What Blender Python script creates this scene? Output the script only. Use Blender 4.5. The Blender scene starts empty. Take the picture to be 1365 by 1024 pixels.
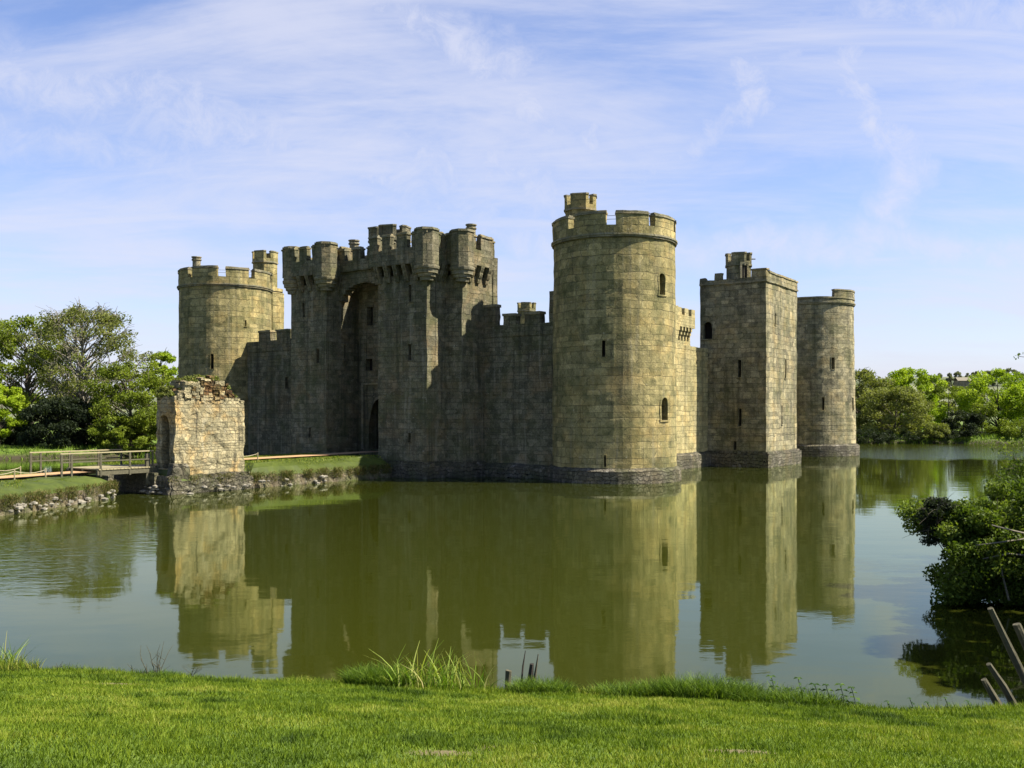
import bpy, math, random
import numpy as np
from mathutils import Vector, noise
PI = math.pi
rad = math.radians
random.seed(7)
sc = bpy.context.scene
COL = sc.collection

# ---------------------------------------------------------------- camera
F, CX, HY, EYE = 1300.0, 682.5, 550.0, 5.0     # focal length (px of 1365), centre, horizon row, eye height above the water
cam_d = bpy.data.cameras.new('camera'); cam = bpy.data.objects.new('camera', cam_d); COL.objects.link(cam)
cam.location = (0, 0, EYE); cam.rotation_euler = (rad(90), 0, 0)
cam_d.sensor_width = 36; cam_d.lens = 36*F/1365; cam_d.shift_y = (HY-512)/1365
cam_d.clip_start = 0.1; cam_d.clip_end = 9000
sc.camera = cam
def zat(py, d): return EYE + (HY-py)*d/F
def xat(px, d): return (px-CX)/F*d

# ---------------------------------------------------------------- mesh helpers
class MB:
    def __init__(s): s.v = []; s.f = []; s.uv = []; s.mi = []
    def face(s, pts, uvs=None, mi=0):
        n = len(s.v); s.v += [tuple(p) for p in pts]; s.f.append(list(range(n, n+len(pts))))
        s.uv += (uvs if uvs else [(0, 0)]*len(pts)); s.mi.append(mi)
    def grid(s, fn, A, B, uvfn, mi=0, skip=None):
        base = len(s.v); nb = len(B)
        for a in A:
            for b in B: s.v.append(tuple(fn(a, b)))
        for i in range(len(A)-1):
            for j in range(nb-1):
                if skip and skip(0.5*(A[i]+A[i+1]), 0.5*(B[j]+B[j+1])): continue
                q = [base+i*nb+j, base+(i+1)*nb+j, base+(i+1)*nb+j+1, base+i*nb+j+1]
                s.f.append(q); s.mi.append(mi)
                s.uv += [uvfn(A[i], B[j]), uvfn(A[i+1], B[j]), uvfn(A[i+1], B[j+1]), uvfn(A[i], B[j+1])]
    def tube(s, pts, rads, n=6, mi=0, cap=True):
        base = len(s.v); L = 0
        for k, p in enumerate(pts):
            p = Vector(p)
            d = (Vector(pts[min(k+1, len(pts)-1)]) - Vector(pts[max(k-1, 0)])).normalized()
            a = d.orthogonal().normalized() if abs(d.z) < .99 else Vector((1, 0, 0)); b = d.cross(a)
            for i in range(n):
                t = 2*PI*i/n; q = p + (a*math.cos(t)+b*math.sin(t))*rads[k]; s.v.append((q.x, q.y, q.z))
        for k in range(len(pts)-1):
            for i in range(n):
                j = (i+1) % n
                s.f.append([base+k*n+i, base+k*n+j, base+(k+1)*n+j, base+(k+1)*n+i]); s.mi.append(mi)
                s.uv += [(i/n, k), ((i+1)/n, k), ((i+1)/n, k+1), (i/n, k+1)]
        if cap:
            for k in (0, len(pts)-1):
                s.f.append([base+k*n+i for i in range(n)]); s.mi.append(mi); s.uv += [(0, 0)]*n
    def build(s, name, mats, parent=None, jit=0.0, jf=0.6, loc=None, smooth=False):
        V = s.v
        if jit:
            W = []
            for p in V:
                q = Vector(p); nv = noise.noise_vector(q*jf)*.6 + noise.noise_vector(q*jf*3.1)*.5
                W.append((p[0]+nv.x*jit, p[1]+nv.y*jit, p[2]+nv.z*jit*.8))
            V = W
        off = Vector((0, 0, 0))
        if parent is not None:
            off = wloc(parent)
        elif loc is not None: off = Vector(loc)
        V = [(p[0]-off.x, p[1]-off.y, p[2]-off.z) for p in V]
        me = bpy.data.meshes.new(name); me.from_pydata(V, [], s.f)
        if not isinstance(mats, (list, tuple)): mats = [mats]
        for m in mats: me.materials.append(m)
        me.polygons.foreach_set('material_index', s.mi)
        ul = me.uv_layers.new(name='UVMap'); ul.data.foreach_set('uv', [c for t in s.uv for c in t])
        if smooth: me.polygons.foreach_set('use_smooth', [True]*len(s.f))
        me.update()
        o = bpy.data.objects.new(name, me); COL.objects.link(o)
        if parent is not None: o.parent = parent
        elif loc is not None: o.location = loc
        return o
def wloc(o):
    v = Vector((0, 0, 0))
    while o is not None: v += o.location; o = o.parent
    return v
def tag(o, label=None, cat=None, group=None, kind=None):
    if label: o['label'] = label
    if cat: o['category'] = cat
    if group: o['group'] = group
    if kind: o['kind'] = kind
    return o
def empty(name, loc, label, cat, group=None):
    o = bpy.data.objects.new(name, None); COL.objects.link(o); o.location = loc; o.empty_display_size = .5
    return tag(o, label, cat, group)
def structure(o): o['kind'] = 'structure'; return o
def npmesh(name, V, Fq, mats, parent=None, col=None, loc=None, kind=None):
    """V (n,3) array, Fq (m,k) index array"""
    off = wloc(parent) if parent is not None else Vector(loc or (0, 0, 0))
    V = V - np.array([off.x, off.y, off.z])
    me = bpy.data.meshes.new(name); k = Fq.shape[1]; m = Fq.shape[0]
    me.vertices.add(len(V)); me.vertices.foreach_set('co', V.astype(np.float32).ravel())
    me.loops.add(m*k); me.loops.foreach_set('vertex_index', Fq.astype(np.int32).ravel())
    me.polygons.add(m); me.polygons.foreach_set('loop_start', np.arange(0, m*k, k, dtype=np.int32))
    me.materials.append(mats)
    if col is not None:
        at = me.attributes.new('tint', 'FLOAT', 'POINT'); at.data.foreach_set('value', col.astype(np.float32))
    me.update(calc_edges=True)
    o = bpy.data.objects.new(name, me); COL.objects.link(o)
    if parent is not None: o.parent = parent
    else: o.location = off
    if kind: o['kind'] = kind
    return o
def lin(a, b, step):
    n = max(1, int(math.ceil(abs(b-a)/step))); return [a+(b-a)*i/n for i in range(n+1)]

# ---------------------------------------------------------------- node helpers / materials
class NT:
    def __init__(s, nt): s.nt = nt; s.n = nt.nodes; s.l = nt.links
    def new(s, t, **kw):
        n = s.n.new(t)
        for k, v in kw.items(): setattr(n, k, v)
        return n
    def put(s, sock, v):
        if isinstance(v, bpy.types.NodeSocket): s.l.new(v, sock)
        else: sock.default_value = v
    def math(s, op, a, b=0.0, c=None):
        n = s.new('ShaderNodeMath', operation=op); s.put(n.inputs[0], a); s.put(n.inputs[1], b)
        if c is not None: s.put(n.inputs[2], c)
        return n.outputs[0]
    def mix(s, f, a, b, mode='MIX'):
        n = s.new('ShaderNodeMix', data_type='RGBA', blend_type=mode); s.put(n.inputs['Factor'], f)
        for k, v in (('A', a), ('B', b)):
            sk = [i for i in n.inputs if i.name == k and i.type == 'RGBA'][0]
            if not isinstance(v, bpy.types.NodeSocket): v = tuple(v)+(1,) if len(v) == 3 else v
            s.put(sk, v)
        return [o for o in n.outputs if o.type == 'RGBA'][0]
    def noise(s, vec, scale, detail=4, rough=.6, dist=0.0):
        n = s.new('ShaderNodeTexNoise'); s.put(n.inputs['Vector'], vec); n.inputs['Scale'].default_value = scale
        n.inputs['Detail'].default_value = detail; n.inputs['Roughness'].default_value = rough; n.inputs['Distortion'].default_value = dist
        return n.outputs['Fac']
    def maprange(s, v, a, b, c=0.0, d=1.0):
        n = s.new('ShaderNodeMapRange', interpolation_type='SMOOTHSTEP'); s.put(n.inputs[0], v)
        for i, x in zip((1, 2, 3, 4), (a, b, c, d)): n.inputs[i].default_value = x
        return n.outputs[0]
    def vmath(s, op, a, b):
        n = s.new('ShaderNodeVectorMath', operation=op); s.put(n.inputs[0], a); s.put(n.inputs[1], b); return n.outputs[0]
    def ramp(s, f, stops):
        n = s.new('ShaderNodeValToRGB'); s.put(n.inputs[0], f); e = n.color_ramp.elements
        while len(e) < len(stops): e.new(.5)
        for i, (p, c) in enumerate(stops): e[i].position = p; e[i].color = tuple(c)+(1,)
        return n.outputs[0]
def newmat(name):
    m = bpy.data.materials.new(name); m.use_nodes = True; t = NT(m.node_tree)
    b = m.node_tree.nodes['Principled BSDF']; b.inputs['Specular IOR Level'].default_value = .15
    return m, t, b

def stone(name, tones, moss=(.055, .065, .018), dark=(.030, .028, .022), bw=.95, rh=.5, mossamt=.5, darkamt=.5, yel=(.40, .27, .09), yelamt=.4, mortar=.36, bump=.35, seed=0.0, warp=.16, streak=.45):
    m, t, b = newmat(name)
    tc = t.new('ShaderNodeTexCoord'); uv = tc.outputs['UV']; ob = tc.outputs['Object']
    sep = t.new('ShaderNodeSeparateXYZ'); t.put(sep.inputs[0], uv)
    # uneven courses: warp heights with a 1-D noise, lengths with a 2-D one
    cmb = t.new('ShaderNodeCombineXYZ'); t.put(cmb.inputs[1], sep.outputs[1]); cmb.inputs[0].default_value = seed
    hv = t.noise(cmb.outputs[0], .9, 2, .5)
    cmb2 = t.new('ShaderNodeCombineXYZ'); t.put(cmb2.inputs[0], t.math('MULTIPLY', sep.outputs[0], .35)); t.put(cmb2.inputs[1], t.math('MULTIPLY', sep.outputs[1], 2.1))
    wv = t.noise(cmb2.outputs[0], 1.0, 2, .5)
    wob = t.noise(ob, 1.3, 3, .6)
    cmb3 = t.new('ShaderNodeCombineXYZ')
    t.put(cmb3.inputs[0], t.math('ADD', sep.outputs[0], t.math('MULTIPLY', wv, 1.1)))
    t.put(cmb3.inputs[1], t.math('ADD', t.math('ADD', sep.outputs[1], t.math('MULTIPLY', hv, 1.3)), t.math('MULTIPLY', wob, warp)))
    br = t.new('ShaderNodeTexBrick'); t.put(br.inputs['Vector'], cmb3.outputs[0])
    br.inputs['Color1'].default_value = (0, 0, 0, 1); br.inputs['Color2'].default_value = (1, 1, 1, 1); br.inputs['Mortar'].default_value = (.4, .4, .4, 1)
    br.inputs['Scale'].default_value = 1; br.inputs['Mortar Size'].default_value = .022; br.inputs['Mortar Smooth'].default_value = .5
    br.inputs['Brick Width'].default_value = bw; br.inputs['Row Height'].default_value = rh; br.inputs['Bias'].default_value = 0
    br.offset = .43
    sepc = t.new('ShaderNodeSeparateColor'); t.put(sepc.inputs[0], br.outputs['Color']); rnd = sepc.outputs[0]
    med = t.noise(ob, 1.7, 5, .65); fine = t.noise(ob, 9, 5, .7); big = t.noise(ob, .22, 4, .6, .4)
    val = t.math('ADD', t.math('MULTIPLY', rnd, .17), t.math('ADD', t.math('MULTIPLY', med, .55), t.math('MULTIPLY', fine, .40)))
    c = t.ramp(val, [(.28, tones[0]), (.46, tones[1]), (.64, tones[2]), (.82, tones[3])])
    # orange / yellow blocks and patches
    pn = t.noise(ob, .55, 4, .6, .5)
    yf = t.math('MULTIPLY', t.maprange(t.math('ADD', pn, t.math('MULTIPLY', rnd, .10)), .48, .78), yelamt)
    c = t.mix(yf, c, yel)
    # dark streaks running down, moss in patches
    mp = t.new('ShaderNodeMapping'); t.put(mp.inputs[0], ob); mp.inputs['Scale'].default_value = (1, 1, .09)
    st = t.noise(mp.outputs[0], .75, 5, .62, .2)
    df = t.math('MULTIPLY', t.maprange(t.math('ADD', t.math('MULTIPLY', st, .7), t.math('MULTIPLY', big, .35)), .46, .74), darkamt)
    c = t.mix(df, c, dark)
    mp2 = t.new('ShaderNodeMapping'); t.put(mp2.inputs[0], ob); mp2.inputs['Scale'].default_value = (1, 1, .045); mp2.inputs['Location'].default_value = (seed, 3, 1)
    st2 = t.noise(mp2.outputs[0], 2.3, 5, .65, .1)
    c = t.mix(t.math('MULTIPLY', t.maprange(st2, .53, .70), streak), c, dark)
    c = t.mix(t.math('MULTIPLY', t.maprange(st2, .46, .30), streak*.55), c, (.26, .24, .18))
    mn = t.noise(ob, .4, 6, .72, .6)
    mf = t.math('MULTIPLY', t.maprange(t.math('ADD', mn, t.math('MULTIPLY', st, .25)), .50, .86), mossamt)
    c = t.mix(mf, c, moss)
    # pale lichen specks
    sp = t.noise(ob, 4.5, 3, .8)
    c = t.mix(t.math('MULTIPLY', t.maprange(sp, .62, .74), .35), c, (.42, .40, .33))
    c = t.mix(1.0, c, t.ramp(t.noise(ob, 14, 6, .85), [(.30, (.62, .62, .62)), (.5, (1, 1, 1)), (.70, (1.38, 1.36, 1.30))]), 'MULTIPLY')
    mask = br.outputs['Fac']
    gap = t.math('MULTIPLY', mask, t.maprange(t.noise(ob, 1.1, 4, .7), .35, .62, .25, 1.0))
    c = t.mix(t.math('MULTIPLY', gap, mortar*1.5), c, (.035, .032, .022))
    t.put(b.inputs['Base Color'], c); b.inputs['Roughness'].default_value = .93
    h = t.math('ADD', t.math('MULTIPLY', mask, -.8), t.math('ADD', t.math('MULTIPLY', fine, .5), t.math('MULTIPLY', med, .9)))
    h = t.math('ADD', h, t.math('MULTIPLY', rnd, .25))
    bp = t.new('ShaderNodeBump'); bp.inputs['Strength'].default_value = bump*2.2; bp.inputs['Distance'].default_value = .09
    t.put(bp.inputs['Height'], h); t.put(b.inputs['Normal'], bp.outputs[0])
    return m
M = {}
M['tower'] = stone('tower_sandstone', [(0.046, 0.043, 0.019), (0.128, 0.114, 0.05), (0.275, 0.232, 0.105), (0.5, 0.41, 0.2)], mossamt=.45, darkamt=.55, bw=.98, rh=.52)
M['gate'] = stone('weathered_darkened_gatehouse_stone', [(0.028, 0.027, 0.016), (0.074, 0.069, 0.043), (0.155, 0.14, 0.09), (0.29, 0.26, 0.175)], mossamt=.55, darkamt=.6, bw=.62, rh=.36, streak=.75, yelamt=.35, yel=(.22, .13, .05), mortar=.25, seed=4)  # weathered stone, toned darker still to deepen the north front's shade
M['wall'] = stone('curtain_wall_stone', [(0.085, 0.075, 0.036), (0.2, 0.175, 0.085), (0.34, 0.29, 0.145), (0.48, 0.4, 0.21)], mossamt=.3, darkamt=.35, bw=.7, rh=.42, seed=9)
M['coping'] = stone('coping_stone', [(.09, .085, .06), (.15, .14, .095), (.21, .19, .13), (.27, .25, .18)], mossamt=.5, darkamt=.5, bw=.9, rh=.6, mortar=.3, seed=2)
M['grey'] = stone('grey_sandstone', [(0.042, 0.039, 0.027), (0.115, 0.104, 0.066), (0.26, 0.23, 0.14), (0.48, 0.41, 0.245)], mossamt=.5, darkamt=.85, bw=.8, rh=.45, seed=6, yelamt=.3)
M['turret'] = stone('corner_turret_stone', [(.045, .042, .028), (.10, .092, .058), (.17, .15, .095), (.26, .23, .155)], mossamt=.5, darkamt=.5, bw=.6, rh=.4, seed=15, mortar=.3, yelamt=.3)
M['rubble'] = stone('rubble_stone', [(0.028, 0.0256, 0.02), (0.064, 0.0576, 0.044), (0.112, 0.1, 0.076), (0.288, 0.272, 0.232)], mossamt=.55, darkamt=.55, bw=.45, rh=.3, seed=3, bump=.9, mortar=.6, yelamt=.1, warp=.6)
M['ruin'] = stone('ruin_stone', [(0.075, 0.066, 0.04), (0.17, 0.15, 0.09), (0.28, 0.24, 0.14), (0.42, 0.36, 0.23)], mossamt=.15, darkamt=.2, bw=.42, rh=.26, seed=5, yelamt=.7, yel=(.36, .22, .07), bump=.55, warp=.3, mortar=.13, streak=.75)
M['ruintop'] = stone('ruin_core_stone', [(.025, .016, .009), (.06, .032, .014), (.12, .07, .03), (.26, .19, .10)], mossamt=.7, darkamt=.3, bw=.4, rh=.3, seed=8, yelamt=.5, yel=(.25, .12, .05), bump=1.0)
M['bank'] = stone('mossy_bank_stone', [(.03, .025, .016), (.075, .06, .038), (.13, .11, .075), (.30, .27, .21)], moss=(.05, .07, .012), mossamt=.95, darkamt=.5, bw=.6, rh=.38, seed=13, bump=1.2, mortar=.6, yelamt=.35, yel=(.16, .09, .03), warp=.9)
def plain(name, col, rough=.8, var=.3, scale=6, bump=.1):
    m, t, b = newmat(name); tc = t.new('ShaderNodeTexCoord')
    n = t.noise(tc.outputs['Object'], scale, 5, .65)
    c = t.mix(n, [x*(1-var) for x in col], [min(1, x*(1+var)) for x in col]); t.put(b.inputs['Base Color'], c)
    b.inputs['Roughness'].default_value = rough
    bp = t.new('ShaderNodeBump'); bp.inputs['Strength'].default_value = bump; bp.inputs['Distance'].default_value = .05
    t.put(bp.inputs['Height'], n); t.put(b.inputs['Normal'], bp.outputs[0]); return m
M['void'] = plain('dark_interior', (.012, .011, .009), 1)  # near-black backing paints the unlit interior behind openings
M['wood'] = plain('weathered_wood', (.072, .066, .042), .85, .5, 9, .4)
M['palewood'] = plain('pale_timber_rail', (.22, .19, .11), .8, .3, 9, .3)
M['rope'] = plain('rope', (.35, .30, .2), .9)
M['metal'] = plain('grey_rail_metal', (.12, .12, .12), .5)
M['path'] = plain('sandy_path', (.30, .19, .095), .95, .25, 3, .3)
M['bark'] = plain('bark', (.085, .072, .055), .95, .4, 5, .5)
M['palebark'] = plain('pale_bark', (.16, .145, .11), .95, .35, 5, .5)
M['darkbark'] = plain('dark_bark', (.035, .03, .024), .95, .4, 5, .5)

def grass_mat(name, cols, tint=True, transl=.35):
    m, t, b = newmat(name); tc = t.new('ShaderNodeTexCoord')
    if tint:
        a = t.new('ShaderNodeAttribute', attribute_name='tint'); v = a.outputs['Fac']
    else: v = t.noise(tc.outputs['Object'], 1.1, 7, .72)
    n = t.noise(tc.outputs['Object'], .45, 4, .6)
    v2 = t.math('ADD', t.math('MULTIPLY', v, .75), t.math('MULTIPLY', n, .3))
    c = t.ramp(v2, cols); t.put(b.inputs['Base Color'], c); b.inputs['Roughness'].default_value = .6
    b.inputs['Specular IOR Level'].default_value = .12
    if transl:
        tr = t.new('ShaderNodeBsdfTranslucent'); t.put(tr.inputs[0], t.mix(1.0, c, (1.15, 1.2, .5), 'MULTIPLY'))
        mx = t.new('ShaderNodeMixShader'); mx.inputs[0].default_value = transl
        t.l.new(b.outputs[0], mx.inputs[1]); t.l.new(tr.outputs[0], mx.inputs[2])
        out = m.node_tree.nodes['Material Output']; t.l.new(mx.outputs[0], out.inputs['Surface'])
    return m
GR = [(.12, (.021, .042, .004)), (.38, (.065, .108, .007)), (.6, (.132, .182, .012)), (.85, (.25, .25, .05))]
M['grass'] = grass_mat('grass_blades', GR)
M['reed'] = grass_mat('reed_blades', [(.1, (.05, .10, .01)), (.5, (.12, .20, .02)), (.8, (.27, .31, .07)), (.95, (.36, .30, .14))])
M['tuss'] = grass_mat('tussock_blades', [(.1, (.024, .050, .005)), (.5, (.062, .115, .009)), (.9, (.15, .215, .025))])
M['nettle'] = grass_mat('nettle_leaves', [(.1, (.018, .04, .012)), (.5, (.035, .07, .018)), (.9, (.08, .13, .03))])
M['turf'] = grass_mat('turf', [(.2, (.015, .022, .005)), (.42, (.03, .042, .007)), (.62, (.05, .066, .010)), (.85, (.085, .07, .026))], tint=False, transl=0)
def leafm(name, a, b_, c): return grass_mat(name, [(.15, a), (.5, b_), (.9, c)], transl=.4)
M['leaf_lime'] = leafm('lime_leaves', (.09, .14, .008), (.20, .28, .012), (.32, .39, .04))
M['leaf_mid'] = leafm('green_leaves', (.045, .062, .008), (.115, .155, .014), (.20, .235, .035))
M['leaf_olive'] = leafm('olive_leaves', (.06, .07, .018), (.125, .145, .030), (.19, .20, .065))
M['leaf_dark'] = leafm('evergreen_and_shade_leaves', (.010, .016, .007), (.018, .027, .012), (.035, .045, .02))
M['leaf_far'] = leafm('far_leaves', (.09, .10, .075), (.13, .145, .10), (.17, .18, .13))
M['leaf_bush'] = leafm('bush_leaves', (.025, .045, .006), (.065, .10, .010), (.14, .18, .03))

# ---------------------------------------------------------------- castle frames
P0 = Vector((7.62, 72.9)); ua = rad(144.6); va = rad(56.5)
U = Vector((math.cos(ua), math.sin(ua))); N = Vector((math.cos(ua+PI/2), math.sin(ua+PI/2)))
V = Vector((math.cos(va), math.sin(va))); WO = Vector((math.cos(va-PI/2), math.sin(va-PI/2)))
LU, LV = 45.0, 51.0
def frame(O, d, m):
    O = Vector(O)
    def f(s, z, t): q = O + d*s + m*t; return (q.x, q.y, z)
    return f
def FN(n0): return frame(P0+N*n0, U, N)            # faces the camera (north), s = u
def FW(u0): return frame(P0+U*u0, N, -U)           # faces the sunny side, s = n
def FE(u0): return frame(P0+U*u0, N, U)
def FV(o0): return frame(P0+WO*o0, V, WO)          # western curtain, s = distance along it
def UN(u, n): q = P0+U*u+N*n; return q
def upx(px, n0):                                    # u where the plane n = n0 crosses image column px
    r = (px-CX)/F; O = P0+N*n0; return (O.x-r*O.y)/(r*U.y-U.x)
def dN(px, n0): q = UN(upx(px, n0), n0); return q.y
def apx(px, o0):
    r = (px-CX)/F; O = P0+WO*o0; return (r*O.y-O.x)/(V.x-r*V.y)
class Cyl:
    def __init__(s, c, R, flare=.0): s.c = Vector(c); s.R = R; s.flare = flare; s.ac = math.atan2(-c[1], -c[0])
    def f(s, a, z, t):      # first coordinate = arc length
        ang = a/s.R; r = s.R + t + s.flare*max(0, (17-z)/17); return (s.c.x+r*math.cos(ang), s.c.y+r*math.sin(ang), z)
    def s_at(s, px):        # arc coordinate of the visible point at image column px
        r = (px-CX)/F; best = None
        for k in range(-900, 901):
            ang = s.ac + k*.1*PI/180; x = s.c.x+s.R*math.cos(ang); y = s.c.y+s.R*math.sin(ang)
            e = abs(x/y-r)
            if best is None or e < best[0]: best = (e, ang, y)
        return best[1]*s.R, best[2]

def solid(mb, f, s0, s1, t0, t1, z0, z1, step=.7, mi=0, bottom=True):
    S, T, Z = lin(s0, s1, step), lin(t0, t1, step), lin(z0, z1, step)
    for tt in (t0, t1): mb.grid(lambda a, b: f(a, b, tt), S, Z, lambda a, b: (a, b), mi)
    for ss in (s0, s1): mb.grid(lambda a, b: f(ss, b, a), T, Z, lambda a, b: (a+ss+.37, b), mi)
    mb.grid(lambda a, b: f(a, z1, b), S, T, lambda a, b: (a, b+z1), mi)
    if bottom: mb.grid(lambda a, b: f(a, z0, b), S, T, lambda a, b: (a, b+z0), mi)

class Opening:
    def __init__(s, sc_, zb, w, h, arch=False, depth=.5, name='arrow_slit', frame=.07, label=None): s.s = sc_; s.zb = zb; s.w = w; s.h = h; s.arch = arch; s.d = depth; s.name = name; s.frame = frame; s.label = label
def panel(mb, f, s0, s1, z0, z1, ops=(), step=.8, mi=0):
    S = lin(s0, s1, step); Z = lin(z0, z1, step)
    for o in ops: S += [o.s-o.w/2, o.s+o.w/2]; Z += [o.zb, o.zb+o.h]
    S = sorted(set(S)); Z = sorted(set(Z))
    def skip(a, b): return any(abs(a-o.s) < o.w/2 and o.zb < b < o.zb+o.h for o in ops)
    mb.grid(lambda a, b: f(a, b, 0), S, Z, lambda a, b: (a, b), mi, skip)
    for o in ops:
        if o.arch:                                   # spandrels above a pointed head
            zt = o.zb+o.h; zs = zt-o.w*.8
            for sg in (-1, 1):
                pr = None
                for k in range(7):
                    x = k/6; zz = zs + (zt-zs-.02)*math.sqrt(max(0, 1-(1-x)**2.2)) ; ss = o.s+sg*o.w/2*(1-x)
                    if pr: mb.face([f(pr[0], pr[1], 0), f(ss, zz, 0), f(ss, zt, 0), f(pr[0], zt, 0)], [pr, (ss, zz), (ss, zt), (pr[0], zt)], mi)
                    pr = (ss, zz)
def openings(f, ops, parent, mat, jit):
    for o in ops:
        mb = MB(); a, b = o.s-o.w/2, o.s+o.w/2; zb, zt = o.zb, o.zb+o.h; D = -o.d
        for ss in (a, b): mb.face([f(ss, zb, 0), f(ss, zb, D), f(ss, zt, D), f(ss, zt, 0)], [(0, zb), (o.d, zb), (o.d, zt), (0, zt)])
        for zz in (zb, zt): mb.face([f(a, zz, 0), f(b, zz, 0), f(b, zz, D), f(a, zz, D)], [(a, 0), (b, 0), (b, o.d), (a, o.d)])
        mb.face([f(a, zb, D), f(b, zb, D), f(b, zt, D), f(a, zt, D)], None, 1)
        if o.frame:                                  # dressed surround standing a little proud
            w = o.frame
            if o.arch:
                zs = zt-o.w*.8
                for sg in (-1, 1):
                    mb2 = (o.s+sg*o.w/2, o.s+sg*(o.w/2+w)); solid(mb, f, min(mb2), max(mb2), -.05, .04, zb, zs, 1)
                    pr = None
                    for k in range(7):
                        x = k/6; zz = zs+(zt-zs)*math.sqrt(max(0, 1-(1-x)**2.2)); ss = o.s+sg*o.w/2*(1-x); so = o.s+sg*(o.w/2+w)*(1-x); zo = zz+w*(.3+.7*x)
                        cur = (ss, zz, so, zo)
                        if pr:
                            mb.face([f(pr[0], pr[1], .04), f(cur[0], cur[1], .04), f(cur[2], cur[3], .04), f(pr[2], pr[3], .04)])
                            mb.face([f(pr[0], pr[1], .04), f(cur[0], cur[1], .04), f(cur[0], cur[1], -.1), f(pr[0], pr[1], -.1)])
                        pr = cur
            else:
                solid(mb, f, a-w, a, -.05, .03, zb, zt, 1); solid(mb, f, b, b+w, -.05, .03, zb, zt, 1); solid(mb, f, a-w, b+w, -.05, .035, zt, zt+w, 1)
            solid(mb, f, a-w*1.2, b+w*1.2, -.05, .07, zb-w*.8, zb, 1)
        ob = mb.build(o.name, [mat, M['void']], parent, jit)
        if o.label: ob['label'] = o.label

castle = empty('castle', (P0.x, P0.y, 0), 'ruined medieval sandstone castle with round and square battlemented towers standing in its moat', 'castle')
J = .09

def merlons(mb, f, s0, s1, t0, t1, z0, z1, gaps, cop=.07, mi=0, cmi=1):
    """merlons between the listed gaps (s intervals)"""
    edges = [s0] + [x for g in sorted(gaps) for x in g] + [s1]
    for i in range(0, len(edges), 2):
        a, b = edges[i], edges[i+1]
        if b-a < .12: continue
        zt = z1 + random.uniform(-.05, .05)
        solid(mb, f, a, b, t0, t1, z0, zt-.2, .5, mi)
        solid(mb, f, a-cop*.6, b+cop*.6, t0-cop, t1+cop, zt-.2, zt-.07, .5, cmi)
        solid(mb, f, a-cop*.2, b+cop*.2, t0+.1, t1-.06, zt-.07, zt+.04, .5, cmi)

def round_tower(c, R, name_label, ops_px, zstr=17.35, zcren=18.2, ztop=19.2, gap_deg=(), plinth=1.05, mat='tower', parapet=True, flare=.14):
    cy = Cyl(c, R, flare); f = cy.f
    mb = MB(); ops = []
    for (px, y0, y1, wpx, arch) in ops_px:
        s, d = cy.s_at(px); z0, z1 = zat(y1, d), zat(y0, d)
        ang = s/R - cy.ac; wm = wpx/F*d/max(.25, math.cos(ang))
        ops.append(Opening(s, z0, wm, z1-z0, arch, .45, 'arched_window' if arch else 'arrow_slit', frame=.14 if arch else .06))
    a0 = (cy.ac-PI)*R; a1 = (cy.ac+PI)*R
    panel(mb, f, a0, a1, plinth-.1, zstr, ops, .62)
    body = mb.build('round_tower', [M[mat]], castle, J); body['label'] = name_label
    openings(f, ops, body, M[mat], J)
    pb = MB()
    solid(pb, f, a0, a1, -.5, .34, -1.2, plinth-.18, .5)
    S = lin(a0, a1, .5); pb.grid(lambda a, b: f(a, plinth-.18+b*.22, .34-b*.3), S, [0, 1], lambda a, b: (a, b*.3))
    pb.build('plinth', [M['rubble']], body, .13, .9)
    st = MB()
    solid(st, f, a0, a1, -.1, .13, zstr, zstr+.14, .6); solid(st, f, a0, a1, -.1, .20, zstr+.14, zstr+.26, .6)
    st.build('string_course', [M['coping']], body, .03)
    pp = MB(); solid(pp, f, a0, a1, -.55, .06, zstr+.26, zcren, .6)
    if parapet:
        gaps = [((cy.ac+rad(g-w/2))*R, (cy.ac+rad(g+w/2))*R) for g, w in gap_deg]
        merlons(pp, f, a0, a1, -.5, .06, zcren, ztop, gaps)
    else: solid(pp, f, a0, a1, -.62, .13, zcren, zcren+.16, .6, 1)
    pp.build('parapet', [M[mat], M['coping']], body, J)
    rf = MB(); pts = [f(a0+(a1-a0)*i/24, zstr+.3, -.5) for i in range(24)]; rf.face(pts, None)
    rf.build('roof', [M['coping']], body)
    return body, cy
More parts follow.
